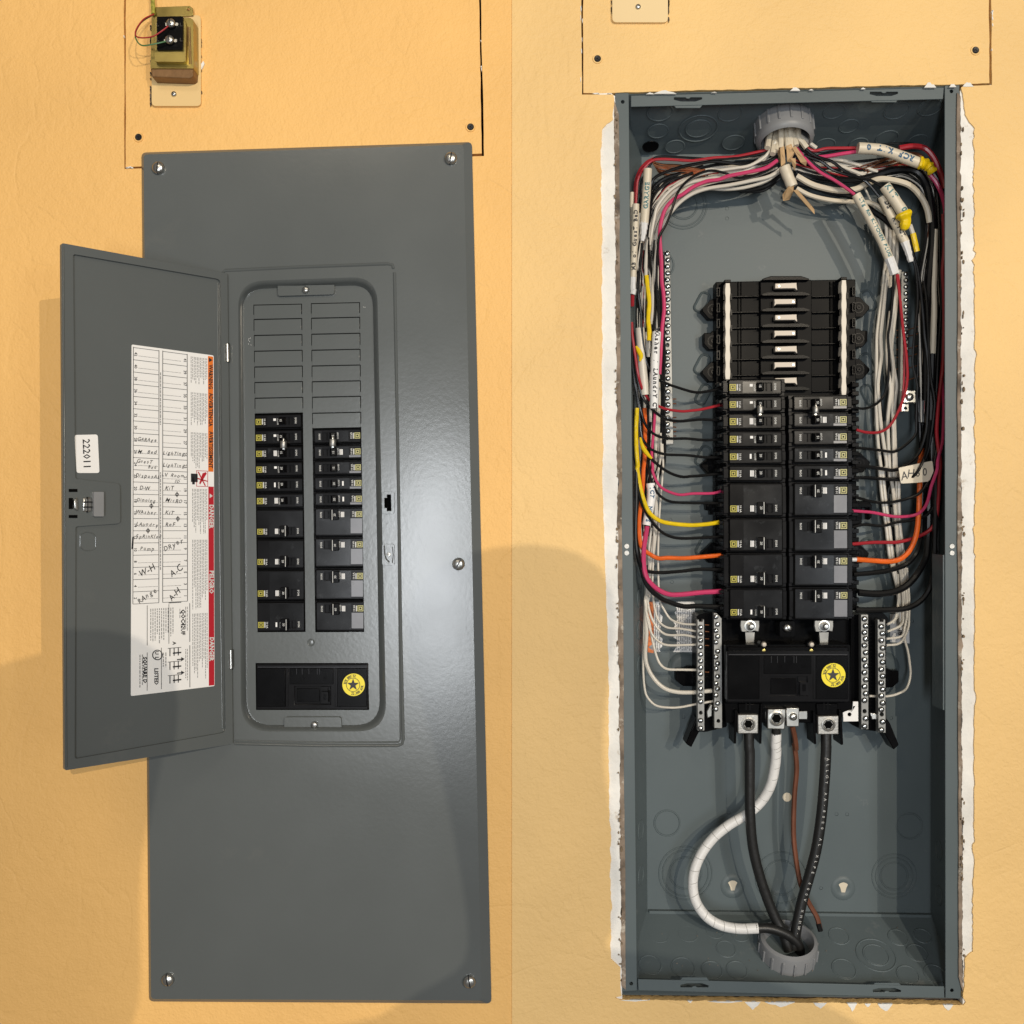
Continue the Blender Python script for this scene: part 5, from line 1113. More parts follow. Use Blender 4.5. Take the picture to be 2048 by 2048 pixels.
for g in ([(455, 500), (448, 900), (470, 1200), (455, 1600), (470, 1932)], [(395, 300), (365, 700), (362, 1100), (395, 1500), (420, 1932)]):
    wire('black', [(CD, g), (CFx, [(g[-1][0]*1.3-30, 300), (g[-1][0]*1.3+20, 800)])], [.080, .086], 3.2, 'black wire behind the upright white bundle by the ground bar with the lug', 'dark wires behind the white bundle')
# thick cream cable with the black end, dark bundle along the right side
wire('jacket', [(CB, [(160, 830), (330, 920), (560, 970), (720, 960), (850, 900), (960, 860), (1090, 870), (1250, 920), (1360, 1030), (1420, 1150), (1445, 1280)])], [.062, .060, .052, .055, .06], 6.0, 'thick cream cable arching over to the dark wires at the box side', name='cable', cat='cable')
wire('jacket', [(CB, [(160, 950), (300, 1020), (500, 1065), (700, 1080), (850, 1085), (960, 1130), (1040, 1200)])], [.066, .064, .060], 4.6, 'cream cable swinging below the black cable toward the sleeves', name='cable', cat='cable')
wire('black', [(CB, [(150, 890), (300, 930), (500, 990), (700, 1030), (850, 1140), (1000, 1240), (1100, 1330)])], [.068, .066, .072], 6.2, 'thick black cable swinging under the long lettered sleeve', name='cable', cat='cable')
wire('black', [(CB, [(140, 760), (300, 830), (500, 860), (700, 870), (900, 830), (1100, 770), (1300, 780), (1400, 880), (1450, 1050), (1480, 1400), (1440, 1900)]), (CD, [(800, 600), (790, 1200)])], [.070, .066, .060, .064], 7.4, 'heavy black cable arching below the lettered sleeve with yellow tape', name='cable', cat='cable')
wire('jacket', [(CB, [(1495, 1350), (1490, 1700)]), (CD, [(860, 150), (865, 400), (850, 770)])], [.060, .060], 6.2, 'upright cream cable ending in black at the box side', name='cable', cat='cable')
wire('black', [(CD, [(852, 760), (845, 1000), (840, 1400), (850, 1700)]), (CFx, [(1130, 150), (1140, 700)])], [.061, .064], 6.0, 'black continuation below the upright cream cable', name='cable', cat='cable')
for k in range(9):
    o = rr.uniform(-1, 1); x = 740+k*24
    wire('black', [(CB, [(1100+k*45, 800+rr.uniform(-20, 60)), (1380+k*14, 1000+k*10), (1420+k*16, 1500)]), (CD, [(x+rr.uniform(-12, 12), 100), (x+rr.uniform(-14, 14), 500), (x+rr.uniform(-14, 14), 900), (x+rr.uniform(-12, 12), 1300), (x, 1700)]), (CFx, [(960+k*24, 200), (950+k*24, 600)])], [.074, .082, .084, .080], rr.uniform(3.0, 4.2), 'black wire in the dark upright mass along the AH60 side of the box', 'dark wire mass at the box side')
for k in range(6):
    y = 520+k*95+rr.uniform(-20, 20)
    wire('copper', [(CD, [(520, y+18), (560, y+12), (640, y+4), (750, y-30)])], [.084, .078], 1.1, 'thin bare copper ground wire reaching the ground bar with the lug', 'bare grounds', seg=6)
for k in range(8):
    y = 1185+k*42+(90 if k > 1 else 0)
    if y < 1560: wire('copper', [(CC, [(470, y-8), (560, y), (610, y+rr.uniform(-4, 6))])], [.091, .091], 1.3, 'bare copper ground wire tip beside the long ground bar', 'bare grounds', seg=6)

# --- the fan of cables from the top bushing
top = [
 ('black', [(CA, [(1600, 560), (1480, 610), (1300, 650), (1000, 668), (700, 650), (500, 642), (425, 662), (390, 720), (300, 900), (300, 1100)])], [.050, .050, .046, .05, .06], 2.8, 'black wire running level from the top bushing to the corner'),
 ('red', [(CA, [(1560, 570), (1400, 605), (1200, 645), (1000, 655), (800, 682), (500, 668), (400, 685), (325, 760), (268, 870), (248, 1110)])], [.050, .050, .044, .045, .05], 3.4, 'red wire running level from the top bushing into the guest bed sleeve'),
 ('red', [(CA, [(420, 660), (350, 700), (285, 780), (245, 900), (238, 1050)])], [.060, .056], 2.8, 'short red wire bending down in the box corner'),
 ('black', [(CA, [(1620, 640), (1500, 700), (1300, 718), (1000, 690), (700, 740), (520, 800), (420, 860), (380, 960)])], [.050, .050, .055, .06], 3.8, 'thick black wire drooping from the top bushing above the pink wire'),
 ('white', [(CA, [(1600, 500), (1500, 640), (1350, 730), (1100, 770), (900, 805), (740, 870), (580, 970), (460, 1120), (405, 1350), (385, 1500)])], [.046, .050, .050, .055, .06], 3.8, 'white wire drooping above the pink wire from the top bushing'),
 ('pink', [(CA, [(1615, 680), (1500, 755), (1300, 800), (1150, 830), (1050, 865), (930, 882), (800, 940), (700, 1010), (610, 1060), (535, 1150), (492, 1280), (480, 1400), (495, 1650), (500, 1850)]), (CC, [(490, 200), (498, 350), (478, 560), (468, 750), (455, 960)])], [.046, .044, .044, .050, .056, .056], 4.6, 'bright pink wire sweeping from the top bushing down past the ground bar'),
 ('black', [(CA, [(1610, 720), (1450, 810), (1250, 850), (1100, 800), (950, 780), (780, 850), (660, 980), (600, 1150), (540, 1300), (475, 1420), (455, 1650), (450, 1850)]), (CC, [(440, 250), (455, 600)])], [.050, .048, .042, .046, .056], 3.0, 'black wire crossing over the pink one'),
 ('white', [(CA, [(1680, 735), (1550, 830), (1350, 880), (1150, 920), (950, 950), (800, 1000), (680, 1080), (590, 1180), (520, 1290), (470, 1420), (440, 1650), (415, 1850)]), (CC, [(390, 300), (385, 500)])], [.050, .050, .052, .056, .06], 4.4, 'white wire just below the pink sweep'),
 ('white', [(CA, [(1650, 780), (1500, 880), (1300, 940), (1100, 960), (900, 950), (750, 990), (620, 1090), (500, 1250), (430, 1450)])], [.056, .058, .062, .066], 4.0, 'lowest white wire of the fan toward the ground bar'),
 ('black', [(CA, [(1640, 830), (1500, 930), (1350, 965), (1200, 960), (1000, 945)])], [.064, .066, .070], 4.6, 'black wire loop slung below the white fan'),
 ('black', [(CA, [(1630, 860), (1500, 960), (1380, 985), (1250, 975)])], [.070, .074], 4.2, 'second black loop slung below the white fan'),
 ('white', [(CA, [(1600, 560), (1450, 700), (1250, 800), (1000, 850), (760, 900), (620, 980), (480, 1130), (400, 1300), (360, 1500), (345, 1700)]), (CC, [(330, 0), (330, 60)])], [.054, .058, .060, .060], 4.2, 'white wire in the middle of the left fan'),
 ('black', [(CA, [(800, 800), (600, 870), (480, 950), (410, 1050), (385, 1200), (370, 1400), (380, 1650), (420, 1850)]), (CC, [(420, 350), (400, 550)])], [.060, .06, .056], 3.4, 'black wire tucked behind the garage sleeve'),
 ('black', [(CA, [(900, 740), (700, 800), (540, 850), (430, 930), (400, 1000)])], [.066, .066], 4.6, 'black wire in the dark cluster near the bare coppers'),
 # right-hand side
 ('red', [(CB, [(160, 470), (260, 560), (340, 585), (450, 560), (600, 560), (750, 560)])], [.050, .048, .046], 3.6, 'red wire leaving the top bushing toward the lettered sleeve with yellow tape'),
 ('red', [(CB, [(1150, 560), (1280, 540), (1380, 560), (1460, 620), (1520, 720), (1570, 850), (1590, 950)])], [.052, .050], 6.4, 'thick red wire arching over the lettered sleeve with yellow tape'),
 ('pink', [(CB, [(330, 650), (450, 640), (600, 620), (760, 592)])], [.052, .046], 4.4, 'pink wire entering the lettered sleeve with yellow tape'),
 ('black', [(CB, [(200, 560), (330, 640), (450, 615), (600, 585), (760, 572)])], [.056, .050], 4.2, 'black wire entering the lettered sleeve with yellow tape'),
 ('pink', [(CB, [(1440, 810), (1500, 890), (1550, 980), (1585, 1090), (1600, 1200)])], [.048, .05], 5.2, 'pink wire leaving the yellow tape down the box side'),
 ('black', [(CB, [(1470, 790), (1530, 880), (1580, 1000)])], [.052, .052], 4.6, 'black wire leaving the yellow tape down the box side'),
 ('black', [(CB, [(980, 530), (1100, 515), (1250, 510), (1380, 540)])], [.062, .062], 2.4, 'thin black wire arching behind the red one at the corner'),
 ('black', [(CB, [(170, 470), (240, 560), (350, 640), (500, 690), (620, 780), (760, 840), (880, 880), (1000, 940)])], [.046, .044, .044], 3.6, 'black wire running down to the KIT sleeve'),
 ('black', [(CB, [(230, 630), (400, 690), (520, 770), (680, 830), (830, 880), (960, 1030)])], [.050, .046], 3.8, 'black wire running down to the sleeve behind the KIT one'),
 ('black', [(CB, [(240, 640), (340, 720), (480, 830), (600, 900), (730, 1000)])], [.052, .048], 3.4, 'black wire running into the long lettered sleeve'),
 ('pink', [(CB, [(160, 560), (250, 680), (380, 790), (520, 870), (640, 950), (720, 1010)])], [.052, .046], 3.8, 'crimson wire running into the long lettered sleeve'),
 ('white', [(CB, [(170, 440), (260, 560), (350, 650), (550, 670), (750, 720), (940, 790)])], [.052, .058, .064], 4.2, 'upper white wire fanning right from the top bushing'),
 ('white', [(CB, [(200, 620), (380, 720), (560, 730), (750, 800), (860, 840)])], [.060, .066], 4.0, 'middle white wire fanning right from the top bushing'),
 ('white', [(CB, [(180, 430), (260, 490), (350, 560)])], [.046, .050], 4.6, 'short white wire at the lip of the top bushing'),
 ('white', [(CB, [(820, 950), (880, 1080), (960, 1300), (1000, 1500)])], [.070, .076], 2.4, 'thin white wire dropping behind the long lettered sleeve')]
for c, s, d, r, lab in top: wire(c, s, d, r*.86, lab, 'cables fanning from the top bushing')
for k in range(9):
    wire('copper', [(CA, [(400+k*8, 690+k*12), (520+rr.uniform(-10, 10), 705+k*14+rr.uniform(-14, 14)), (680, 730+k*11+rr.uniform(-18, 18)), (800+rr.uniform(-30, 60), 755+k*9+rr.uniform(-14, 14)), (920, 770+k*8)])], [.056+.002*k, .060], 1.7, 'bare copper ground wire in the corner by the garage sleeve', 'bare grounds', seg=6)
for k in range(7):
    wire('copper' if k % 2 else 'brown', [(CB, [(780+k*20, 740+k*20), (920, 700+k*20+rr.uniform(-12, 12)), (1050, 655+k*20+rr.uniform(-14, 14)), (1180+k*22, 610+k*10), (1330, 610+k*4), (1420, 680+k*6)])], [.056+k*.003, .064], 1.5, 'bare copper ground wire behind the lettered sleeve with yellow tape', 'bare grounds', seg=6)
for k in range(3):
    wire('brown', [(CB, [(1440+k*6, 1250), (1425+k*8, 1400), (1400+k*8, 1600), (1395+k*6, 1680)])], [.070, .074], 1.3, 'brown copper ground wire hanging beside the yellow tape flag', 'bare grounds', seg=6)
# --- upright mass in the left gutter
for k in range(14):
    col = ('white', 'black', 'white', 'black', 'white', 'black', 'black')[k % 7]
    x = 215+k*20
    P1 = [(230+k*20+rr.uniform(-10, 10), 1150+rr.uniform(-120, 60)), (225+k*20, 1400), (225+k*20+rr.uniform(-14, 14), 1650)]
    P2 = [(x+rr.uniform(-14, 14), 0), (x+rr.uniform(-18, 18), 350), (x+10+rr.uniform(-18, 18), 750), (x+20+rr.uniform(-18, 18), 1150), (x+15+rr.uniform(-15, 15), 1500), (x+15+rr.uniform(-10, 10), 1800)]
    P3 = [(330+k*17, 150), (330+k*17+rr.uniform(-8, 8), 450), (350+k*15, 800)] + ([(390+k*12, 1150)] if col == 'white' else [])
    wire(col, [(CA, P1), (CC, P2), (CE, P3)], [.070, .076, .080, .078], rr.uniform(3.0, 4.2), f'{col} wire in the upright mass between the ground bar and the guest bed sleeve', f'{col} wires in the side gutter')
for k in range(5):
    wire('white', [(CA, [(1560+k*25, 440+k*10), (1500-k*14, 620+k*20), (1350-k*20, 740+k*18), (1000-k*30, 840+k*12), (700-k*20, 960+k*18), (520-k*16, 1130+k*20), (420-k*8, 1350), (390-k*14, 1550)])], [.056, .060, .066, .068], rr.uniform(3.6, 4.6), 'white wire packed in the fan from the top bushing to the ground bar side', 'white wires packed in the fan')
for k in range(6):
    wire('black', [(CB, [(120+k*10, 640+k*30), (300+k*10, 760+k*16), (520, 820+k*14), (760, 840+k*8), (1000, 800+k*12), (1240, 790+k*14), (1380+k*8, 900+k*16), (1440+k*10, 1150)])], [.074, .078, .078, .076], rr.uniform(3.2, 4.4), 'black wire packed behind the cream cable arch', 'black wires packed in the fan')
for k in range(4):
    wire('white', [(CB, [(1010+k*44, 1180+k*20), (1030+k*36, 1400), (1020+k*36, 1650), (990+k*36, 1900)]), (CD, [(400+k*40, 60)])], [.074, .076], 3.4, 'white wire hanging behind the lettered sleeves', 'white wires behind the sleeves')

# ------------------------------------------------------------------ cable sleeves with handwriting
def sleeve(pts, d, r, label, words='', size=9, ink='ink', m='jacket', flat=1.0, off=0.0, ang=0, flipdir=False):
    """pts: two or more pixel points, axis of the sleeve; words run along it on its front"""
    t = thing('cable_sleeve', label, 'cable sleeve', W(*pts[-1], d))
    P = [W(x, y, d) for x, y in pts]
    bm = NB(); tube(bm, P, r*K*1.05, 14, 5, lambda q: 1+.03*math.sin(q*17)); obj('jacket', bm, M[m], t, smooth=True)
    if words:
        C = spline(P, 12); L = [0]
        for a, b in zip(C, C[1:]): L.append(L[-1]+(b-a).length)
        bm = NB(); n = len(words); tot = L[-1]; step = size*.72*K; rnd = random.Random(n)
        s0 = tot/2-(n-1)*step/2+off*tot
        for i, ch in enumerate(words):
            if ch == ' ': continue
            s = s0+i*step if not flipdir else tot-(s0+i*step)
            k = max(0, min(len(C)-2, next((j for j in range(len(L)-1) if L[j+1] >= s), len(C)-2)))
            p = C[k].lerp(C[k+1], (s-L[k])/max(1e-6, L[k+1]-L[k])); tg = (C[k+1]-C[k]).normalized()*(-1 if flipdir else 1)
            tg = Vector((tg.x, 0, tg.z)).normalized(); cr = Vector((-tg.z, 0, tg.x)); 
            V, F = tgeo(ch, .045); aa = rnd.uniform(-.15, .15); vs = []
            for v in V:
                u = (v.x*math.cos(aa)-v.y*math.sin(aa))*size*K; w = (v.x*math.sin(aa)+v.y*math.cos(aa))*size*K
                R_ = r*K*1.05*1.03+.0002; th = max(-1.3, min(1.3, w/R_))
                vs.append(bm.verts.new(p+tg*u+cr*(R_*math.sin(th))+Vector((0, -1, 0))*(R_*math.cos(th))))
            for f in F:
                try: bm.faces.new([vs[i] for i in f])
                except ValueError: pass
        obj('handwriting', bm, M[ink], t)
    return t
sleeve([CA(366, 765), CA(352, 1000), CA(332, 1290)], .040, 8.4, 'cream sleeve lettered GARAGE in green at the box corner', 'GARAGE', 13, 'greenink', flipdir=True)
wire('white_tape', [(CA, [(332, 1275), (328, 1340), (322, 1400), (312, 1460)])], [.040, .040], 7.6, 'crumpled white tape at the foot of the garage sleeve', name='tape_wrap', cat='tape', rf=lambda t: 1.08-.55*t+.08*math.sin(t*25))
sleeve([CA(250, 1105), CA(240, 1400), CA(222, 1810)], .042, 6.8, 'cream sleeve lettered Guest Bed beside the garage sleeve', 'MB ol GuesT BeD', 11.5, 'ink', flipdir=True)
wire('white_tape', [(CA, [(222, 1800), (218, 1932)]), (CC, [(215, 180), (205, 225)])], [.042, .042], 6.4, 'white tape at the foot of the guest bed sleeve', name='tape_wrap', cat='tape', rf=lambda t: 1+.06*math.sin(t*30))
wire('red', [(CC, [(205, 220), (202, 330)])], [.044, .05], 4.6, 'red wire stub below the guest bed sleeve')
sleeve([CA(212, 990), CA(200, 1300), CA(200, 1700)], .052, 4.2, 'narrow cream sleeve pressed against the box edge above the guest bed sleeve', '')
sleeve([CC(275, 535), CC(290, 800), CC(322, 1150)], .052, 9.0, 'plain white sleeve with faint lettering left of the washer sleeve', '', m='white_wire')
sleeve([CC(430, 570), CC(415, 850), CC(405, 1275)], .046, 8.6, 'white sleeve lettered Washer Laundry in purple-black ink', 'WAsher / LAundrY CT', 12.5, 'ink', m='label')
sleeve([CE(490, 160), CE(500, 330), CE(440, 665)], .062, 9.0, 'white sleeve with blue lettering above the thick pink wire', 'ICT  NN S', 12, 'blueink', m='label')
sleeve([CB(752, 560), CB(1000, 585), CB(1340, 705)], .038, 11.0, 'cream sleeve lettered REF KIT ending in yellow tape', 'RCF KIT 0', 16, 'blueink', flipdir=True)
wire('yellow', [(CB, [(1340, 700), (1400, 715), (1440, 745), (1480, 800)])], [.036, .036], 12.0, 'crumpled yellow tape on the end of the REF KIT sleeve', name='tape_wrap', cat='tape', rf=lambda t: 1.0-.25*t+.14*math.sin(t*22))
sleeve([CB(1010, 925), CB(1100, 1050), CB(1195, 1190)], .036, 11.0, 'cream sleeve lettered KIT above the yellow tape knot', 'KiT  0', 16, 'greenink')
wire('yellow', [(CB, [(1185, 1180), (1205, 1230), (1215, 1280), (1190, 1350)])], [.032, .033], 15.5, 'yellow tape knot below the KIT sleeve', name='tape_wrap', cat='tape', rf=lambda t: .9+.2*math.sin(t*9)-.75*max(0, t-.55)*2)
wire('white', [(CB, [(1255, 1300), (1285, 1390)])], [.040, .042], 4.4, 'short white wire stub below the yellow tape knot')
wire('yellow', [(CB, [(1285, 1385), (1325, 1560)])], [.041, .043], 5.4, 'slim yellow tape flag on a wire below the tape knot', name='tape_flag', cat='tape')
sleeve([CB(735, 1010), CB(860, 1230), CB(985, 1470), CB(1065, 1660)], .040, 9.0, 'long cream sleeve with blurred blue-green lettering beside the KIT sleeve', 'LTg Rm KITCHEN PLUG', 10, 'greenink')
wire('white_tape', [(CB, [(1055, 1620), (1080, 1690), (1110, 1780)])], [.039, .040], 9.6, 'white tape at the foot of the long lettered sleeve', name='tape_wrap', cat='tape', rf=lambda t: 1+.05*math.sin(t*26))
sleeve([CB(985, 1030), CB(1080, 1230), CB(1215, 1480)], .046, 8.6, 'cream sleeve with black lettering half behind the yellow tape knot', 'DS  KITCT', 13, 'ink')
wire('white_tape', [(CB, [(1205, 1465), (1235, 1550), (1265, 1660)])], [.045, .046], 8.6, 'crumpled white tape below the black-lettered sleeve', name='tape_wrap', cat='tape', rf=lambda t: 1.0-.35*t+.08*math.sin(t*24))
t = thing('cable_tag', 'cream cable tag lettered AH60 wrapped across the dark wires', 'cable tag', W(*CD(700, 1932), .05))
bm = NB(); q = [CD(540, 1820), CD(700, 1785), CD(850, 1755), CD(862, 1850), CD(820, 1945), CD(700, 1958), CD(560, 1965)]
prism(bm, Depth(.048), rpoly(q, 3), 0, -.002); obj('tag', bm, M['jacket'], t, bevel=.0008)
bm = NB(); scrawl(bm, Depth(.048), 'AH60', *CD(685, 1875), 21, -9, .0004, random.Random(2), .66); obj('handwriting', bm, M['ink'], t)
# torn kraft paper and jacket ends at the bushing
def shard(pts, d0, d1, m, label, nm='paper_scrap', cat='paper'):
    bm = NB(); n = len(pts); V = []
    for i, (x, y) in enumerate(pts): V.append(W(x, y, d0+(d1-d0)*(y-pts[0][1])/max(1, pts[-1][1]-pts[0][1])+(.003 if i % 2 else 0)))
    a = [bm.verts.new(p) for p in V]; b = [bm.verts.new(p+Vector((.0003, .0008, 0))) for p in V]
    bm.faces.new(a); bm.faces.new(b[::-1])
    for i in range(n): bm.faces.new([a[i], a[(i+1) % n], b[(i+1) % n], b[i]])
    obj(nm, bm, M[m], None, label=label, cat=cat, group='torn paper at the top bushing')
for PS, pts in zip([f'{a} scrap of brown kraft paper at the top bushing' for a in ('upright narrow', 'wide middle', 'slanting long', 'lowest crumpled', 'pointed outflung', 'small pointed', 'pale sidelong')], ([(1, 560), (40, 540), (52, 700), (40, 735), (10, 735)], [(60, 540), (110, 520), (140, 600), (100, 700), (70, 690)], [(120, 560), (150, 540), (260, 690), (250, 735), (200, 700)], [(80, 930), (135, 925), (130, 980), (90, 1060), (30, 1070), (25, 1010)], [(130, 970), (170, 960), (300, 1110), (330, 1150), (335, 1200), (270, 1140)], [(100, 660), (150, 660), (155, 720), (140, 780)], [(0, 560), (30, 640), (20, 720), (-10, 700), (-25, 600)])):
    shard([CB(x, y) for x, y in pts], .036, .044, 'paper', PS)
sleeve([CB(40, 740), CB(75, 830), CB(120, 935)], .042, 11, 'short cream cable stub hanging below the top bushing', '')
for a, b in (((1545, 400), (1520, 560)), ((1600, 400), (1570, 620)), ((1650, 390), (1650, 560)), ((1700, 390), (1720, 560)), ((1760, 390), (1800, 540)), ((1820, 450), (1900, 560)), ((1630, 400), (1600, 590)), ((1740, 400), (1745, 570))):
    wire('jacket', [(CA, [(a[0], a[1]-130), a, ((a[0]+b[0])/2, (a[1]+b[1])/2), b])], [.050+rr.uniform(-.01, .015), .042+rr.uniform(-.004, .006)], 6.0, 'cream cable emerging from the throat of the top bushing', 'cables in the bushing throat', name='cable', cat='cable')

# ------------------------------------------------------------------ service cables below the main breaker
bm = NB(); tube(bm, path([(CH, [(608, 1000), (612, 1150)]), (CI, [(750, 60), (750, 200), (752, 400), (765, 560), (795, 700), (840, 840), (885, 950), (930, 1040), (960, 1130)])], [.048, .050, .055, .058, .055]), 10.8*K, 14, 6)
obj('service_cable', bm, M['rubber'], None, smooth=True, label='thick black service cable on the lug away from the star sticker', cat='cable')
sc = thing('service_cable', 'thick black service cable printed ALCAN on the lug under the star sticker', 'cable', W(*CI(1000, 1000), .055))
PC = path([(CH, [(1206, 1010), (1206, 1130)]), (CI, [(1160, 40), (1152, 200), (1135, 400), (1108, 580), (1072, 720), (1032, 860), (1002, 1000), (985, 1120)])], [.048, .048, .050, .055, .055])
bm = NB(); tube(bm, PC, 11*K, 14, 6); obj('jacket', bm, M['rubber'], sc, smooth=True)
C = spline(PC, 14); bm = NB(); s = 0.0; L = [0]
for a, b in zip(C, C[1:]): L.append(L[-1]+(b-a).length)
msg = 'ALLOY AA-8000 AL XLPE 600V XHHW-2 (UL) 1998   ALCAN S TO AWG 350'
for i, ch in enumerate(msg):
    s = .035+i*.0066
    if ch == ' ' or s > L[-1]-.02: continue
    k = next(j for j in range(len(L)-1) if L[j+1] >= s); p = C[k].lerp(C[k+1], (s-L[k])/(L[k+1]-L[k])); tg = (C[k+1]-C[k]); tg = Vector((tg.x, 0, tg.z)).normalized(); cr = Vector((-tg.z, 0, tg.x))
    V, F = tgeo(ch, .0); vs = []
    for v in V:
        w = v.y*8*K+.0005; r_ = 11*K*1.02+.0002; vs.append(bm.verts.new(p+tg*v.x*8*K+cr*r_*math.sin(w/r_)+Vector((0, -1, 0))*r_*math.cos(w/r_)))
    for f in F:
        try: bm.faces.new([vs[q] for q in f])
        except ValueError: pass
obj('cable_print', bm, M['print'], sc)
ws = thing('service_cable', 'thick white-taped neutral cable looping round to the bottom bushing', 'cable', W(*CI(800, 1010), .055))
PW = path([(CH, [(822, 1030), (818, 1120)]), (CI, [(892, 60), (885, 140), (862, 240), (815, 325), (740, 395), (640, 455), (550, 530), (480, 630), (446, 740), (455, 850), (510, 940), (590, 992), (690, 1012), (795, 1010)])], [.046, .050, .062, .066, .062, .056, .050])
bm = NB(); tube(bm, PW, 10.6*K, 16, 10); o = obj('tape_wrap', bm, M['white_tape'], ws, smooth=True)
C = spline(PW, 10)
for k in range(6, len(C)-4, 6):                # edges of the wound tape
    tg = (C[k+1]-C[k-1]).normalized(); tg = (tg+Vector((.25, .1, .2))).normalized(); bm = NB()
    lathe(bm, C[k], tg, [(10.4*K, -.0004), (10.95*K, -.0002), (10.95*K, .0003), (10.4*K, .0005)], 20); obj('tape_edge', bm, M['tape_edge'], ws, smooth=True)
bm = NB(); tube(bm, path([(CI, [(780, 1010), (850, 1010), (920, 1030), (980, 1065), (1015, 1110), (1020, 1180)])], [.050, .052, .055]), 10.2*K, 14, 6); obj('bare_jacket', bm, M['rubber'], ws, smooth=True)
bm = NB(); tube(bm, path([(CH, [(820, 990), (820, 1045)])], [.044, .046]), 9.6*K, 12, 3); obj('upper_jacket', bm, M['rubber'], ws, smooth=True)
wire('brown', [(CH, [(945, 975), (965, 1060), (975, 1150)]), (CI, [(990, 20), (1002, 150), (990, 300), (985, 500), (1000, 650), (1025, 780), (1070, 880), (1110, 950), (1130, 1025)])], [.050, .062, .072, .07, .06], 5.2, 'stranded brown copper ground cable between the black service cables', name='ground_cable', cat='cable')
wire('black', [(CI, [(1118, 985), (1130, 1025)])], [.0605, .0595], 5.2, 'black tip of the brown copper ground cable', name='cable_tip', cat='cable')

# ------------------------------------------------------------------ debris on the cut plaster
rr = random.Random(77); bm = NB()
cl_ = [rr.uniform(200, 1985) for _ in range(16)]
for i in range(170):
    y = rr.uniform(200, 1985) if i % 3 == 0 else min(1985, max(200, rr.gauss(rr.choice(cl_), 18)))
    if rr.random() < .5: x = 1231+(y-200)*.0062+rr.uniform(-4, 3); 
    else: x = 1922+(y-200)*.0010+rr.uniform(-3, 5)
    if x > 1500 and y > 1500 and rr.random() < .3: continue
    w, h = rr.uniform(.8, 3.2), rr.uniform(1, 7); n = rr.randint(4, 7)
    prism(bm, Depth(.0004), [(x+w*math.cos(2*math.pi*k/n)*rr.uniform(.5, 1), y+h*math.sin(2*math.pi*k/n)*rr.uniform(.5, 1)) for k in range(n)], rr.uniform(.0005, .003), -.004)
obj('plaster_crumbs', bm, mat('brown plaster crumbs', (.20, .145, .09), .9, bump=[('noise', 120, .002)], vary=(60, .5)), wall_r, kind='stuff')

# ------------------------------------------------------------------ the photographer, behind the camera: casts the shadows on the wall
def person(label, x, y, z0, head):
    V = []; E = []; Rd = []
    def v(p, r, par=None):
        V.append(Vector(p)); Rd.append(r)
        if par is not None: E.append((par, len(V)-1))
        return len(V)-1
    hx, hy, hz = head
    pel = v((x, y, z0+.95), .15); wa = v((x, y, z0+1.12), .135, pel); ch = v((x, y+.02, z0+1.32), .16, wa); ne = v((x-.02, y+.05, z0+1.47), .06, ch)
    h1 = v((hx+.01, hy-.02, hz-.10), .06, ne); h2 = v((hx, hy, hz-.03), .082, h1); v((hx, hy-.01, hz+.05), .085, h2)
    for sx in (-1, 1):
        hp = v((x+sx*.10, y, z0+.88), .095, pel); kn = v((x+sx*.12, y+.03, z0+.48), .062, hp); an = v((x+sx*.13, y, z0+.08), .042, kn); v((x+sx*.14, y+.16, z0+.03), .036, an)
        sh = v((x+sx*.19, y+.02, z0+1.38), .062, ch); el = v((x+sx*.24-.06, y+.12, z0+1.12), .046, sh); wr = v((x+sx*.09-.19, y+.28, z0+1.06), .030, el)
        pm = v((x+sx*.075-.20, y+.30, z0+1.14), .034, wr)
        for f in range(4): a = v((x+sx*.072-.20, y+.33, z0+1.18+.022*f), .010, pm); v((x+sx*.045-.20, y+.345, z0+1.185+.022*f), .009, a)
        a = v((x+sx*.05-.20, y+.305, z0+1.19), .011, pm); v((x+sx*.03-.20, y+.31, z0+1.22), .010, a)
    me = bpy.data.meshes.new('person'); org = V[0].copy(); org.z = z0
    me.from_pydata([p-org for p in V], E, []); o = bpy.data.objects.new('person', me); COL.objects.link(o); o.location = org
    sk = o.modifiers.new('s', 'SKIN'); sk.use_smooth_shade = True
    for i, d in enumerate(me.skin_vertices[0].data): d.radius = (Rd[i], Rd[i]); d.use_root = (i == 0)
    o.modifiers.new('u', 'SUBSURF').render_levels = 2
    me.materials.append(mat('dark shirt cloth', (.05, .055, .07), .8, vary=(20, .2)))
    return finish(o, label, 'person')
person('person in dark clothes with raised hands standing behind the camera', .46, -1.62, ZC-1.45, (.385, -1.48, ZC+.25))

ph = thing('smartphone', 'dark smartphone held up in front of the person behind the camera', 'phone', (.26, -1.29, ZC-.30))
for nm, o_, m_ in (('phone_body', 0, 'black'), ('phone_screen', .0045, 'blackgloss')):
    bm = NB(); L_ = Local(.001)
    prism(bm, L_, rrect(-38+(2 if o_ else 0), -78+(2 if o_ else 0), 38-(2 if o_ else 0), 78-(2 if o_ else 0), 9), .004-o_*2, -.004-o_)
    bmesh.ops.translate(bm, verts=bm.verts, vec=Vector((.26, -1.285, ZC-.21)))
    obj(nm, bm, M[m_], ph)

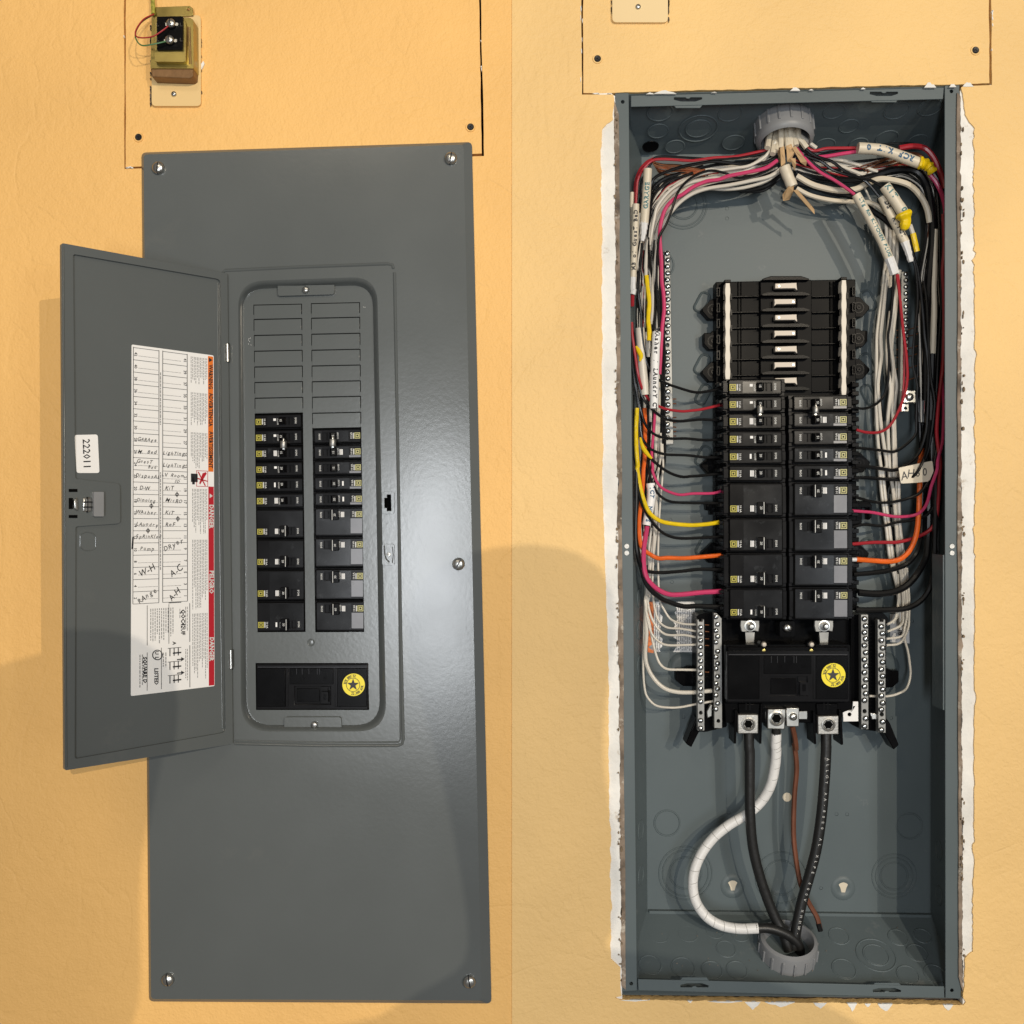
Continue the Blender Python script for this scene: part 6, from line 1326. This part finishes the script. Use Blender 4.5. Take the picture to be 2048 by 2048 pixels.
# ------------------------------------------------------------------ more wires in the two gutters and the fan, thinner and tangled
rr = random.Random(123)
for k in range(26):
    col = rr.choice(('black', 'black', 'white', 'black', 'black', 'white', 'white', 'red'))
    a = rr.uniform(0, 1)
    P0_ = [(1620-rr.uniform(0, 60), 600+a*200), (1400+rr.uniform(-30, 30), 660+a*240), (1050+rr.uniform(-40, 40), 690+a*260+rr.uniform(-20, 20)), (760+rr.uniform(-40, 40), 760+a*260), (540+rr.uniform(-30, 30), 860+a*260), (400+a*60, 1050+a*180), (300+a*120, 1350), (250+a*180+rr.uniform(-20, 20), 1700)]
    wire(col, [(CA, P0_), (CC, [(240+a*180, 60), (230+a*190+rr.uniform(-25, 25), 420), (240+a*180+rr.uniform(-20, 20), 800)])], [.060+.012*rr.random(), .066, .070, .072], rr.uniform(1.8, 2.6), f'thin {col} wire tangled in the fan toward the garage sleeve', f'thin {col} wires toward the garage sleeve')
for k in range(26):
    col = rr.choice(('black', 'black', 'black', 'white', 'black', 'white', 'white', 'red'))
    a = rr.uniform(0, 1)
    wire(col, [(CB, [(120+rr.uniform(-20, 40), 560+a*240), (360, 660+a*200+rr.uniform(-20, 20)), (640, 700+a*200+rr.uniform(-30, 30)), (930, 680+a*220+rr.uniform(-30, 30)), (1200, 640+a*240), (1400-a*60, 800+a*160), (1520-a*120, 1050+a*60), (1550-a*150, 1450)]), (CD, [(900-a*180, 60), (910-a*190+rr.uniform(-25, 25), 500), (890-a*170+rr.uniform(-25, 25), 1000), (880-a*160, 1400)])], [.062+.01*rr.random(), .066, .072, .072, .070], rr.uniform(1.8, 2.6), f'thin {col} wire tangled in the fan toward the REF KIT sleeve', f'thin {col} wires toward the REF KIT sleeve')
# white paper frayed along the saw cuts
bm = NB()
for i in range(24):
    e = rr.randint(0, 5); t_ = rr.random()
    x, y = [(249+rr.uniform(-3, 1), 20+t_*300), (959+t_*7+rr.uniform(-1, 3), t_*300), (250+t_*34, 337+rr.uniform(-2, 2)), (1164+rr.uniform(-3, 1), t_*186), (1981+rr.uniform(0, 3), t_*165), (1166+t_*56, 189+rr.uniform(-2, 2))][e]
    w, h = rr.uniform(.6, 1.6), rr.uniform(1.5, 7)
    if e in (2, 5): w, h = h, w
    prism(bm, P0, [(x-w, y-h*.6), (x+w*.3, y-h), (x+w, y+h*.3), (x, y+h)], .0020, -.001)
obj('frayed_paper', bm, M['gypsum'], wall_l, kind='stuff')

# dust and scraps lying on the box floor
bm = NB(); rr = random.Random(31)
for i in range(34):
    x, y = rr.gauss(1560, 160), rr.uniform(1850, 1950); q = rr.uniform(.5, 1.7)*rr.random()+.4
    if not 1300 < x < 1860: continue; n = rr.randint(3, 5)
    prism(bm, PB, [(x+q*math.cos(2*math.pi*k/n)*rr.uniform(.5, 1.3), y+q*.6*math.sin(2*math.pi*k/n)*rr.uniform(.5, 1.2)) for k in range(n)], .0012, .0001)
obj('plaster_dust', bm, M['backing'], box, kind='stuff')
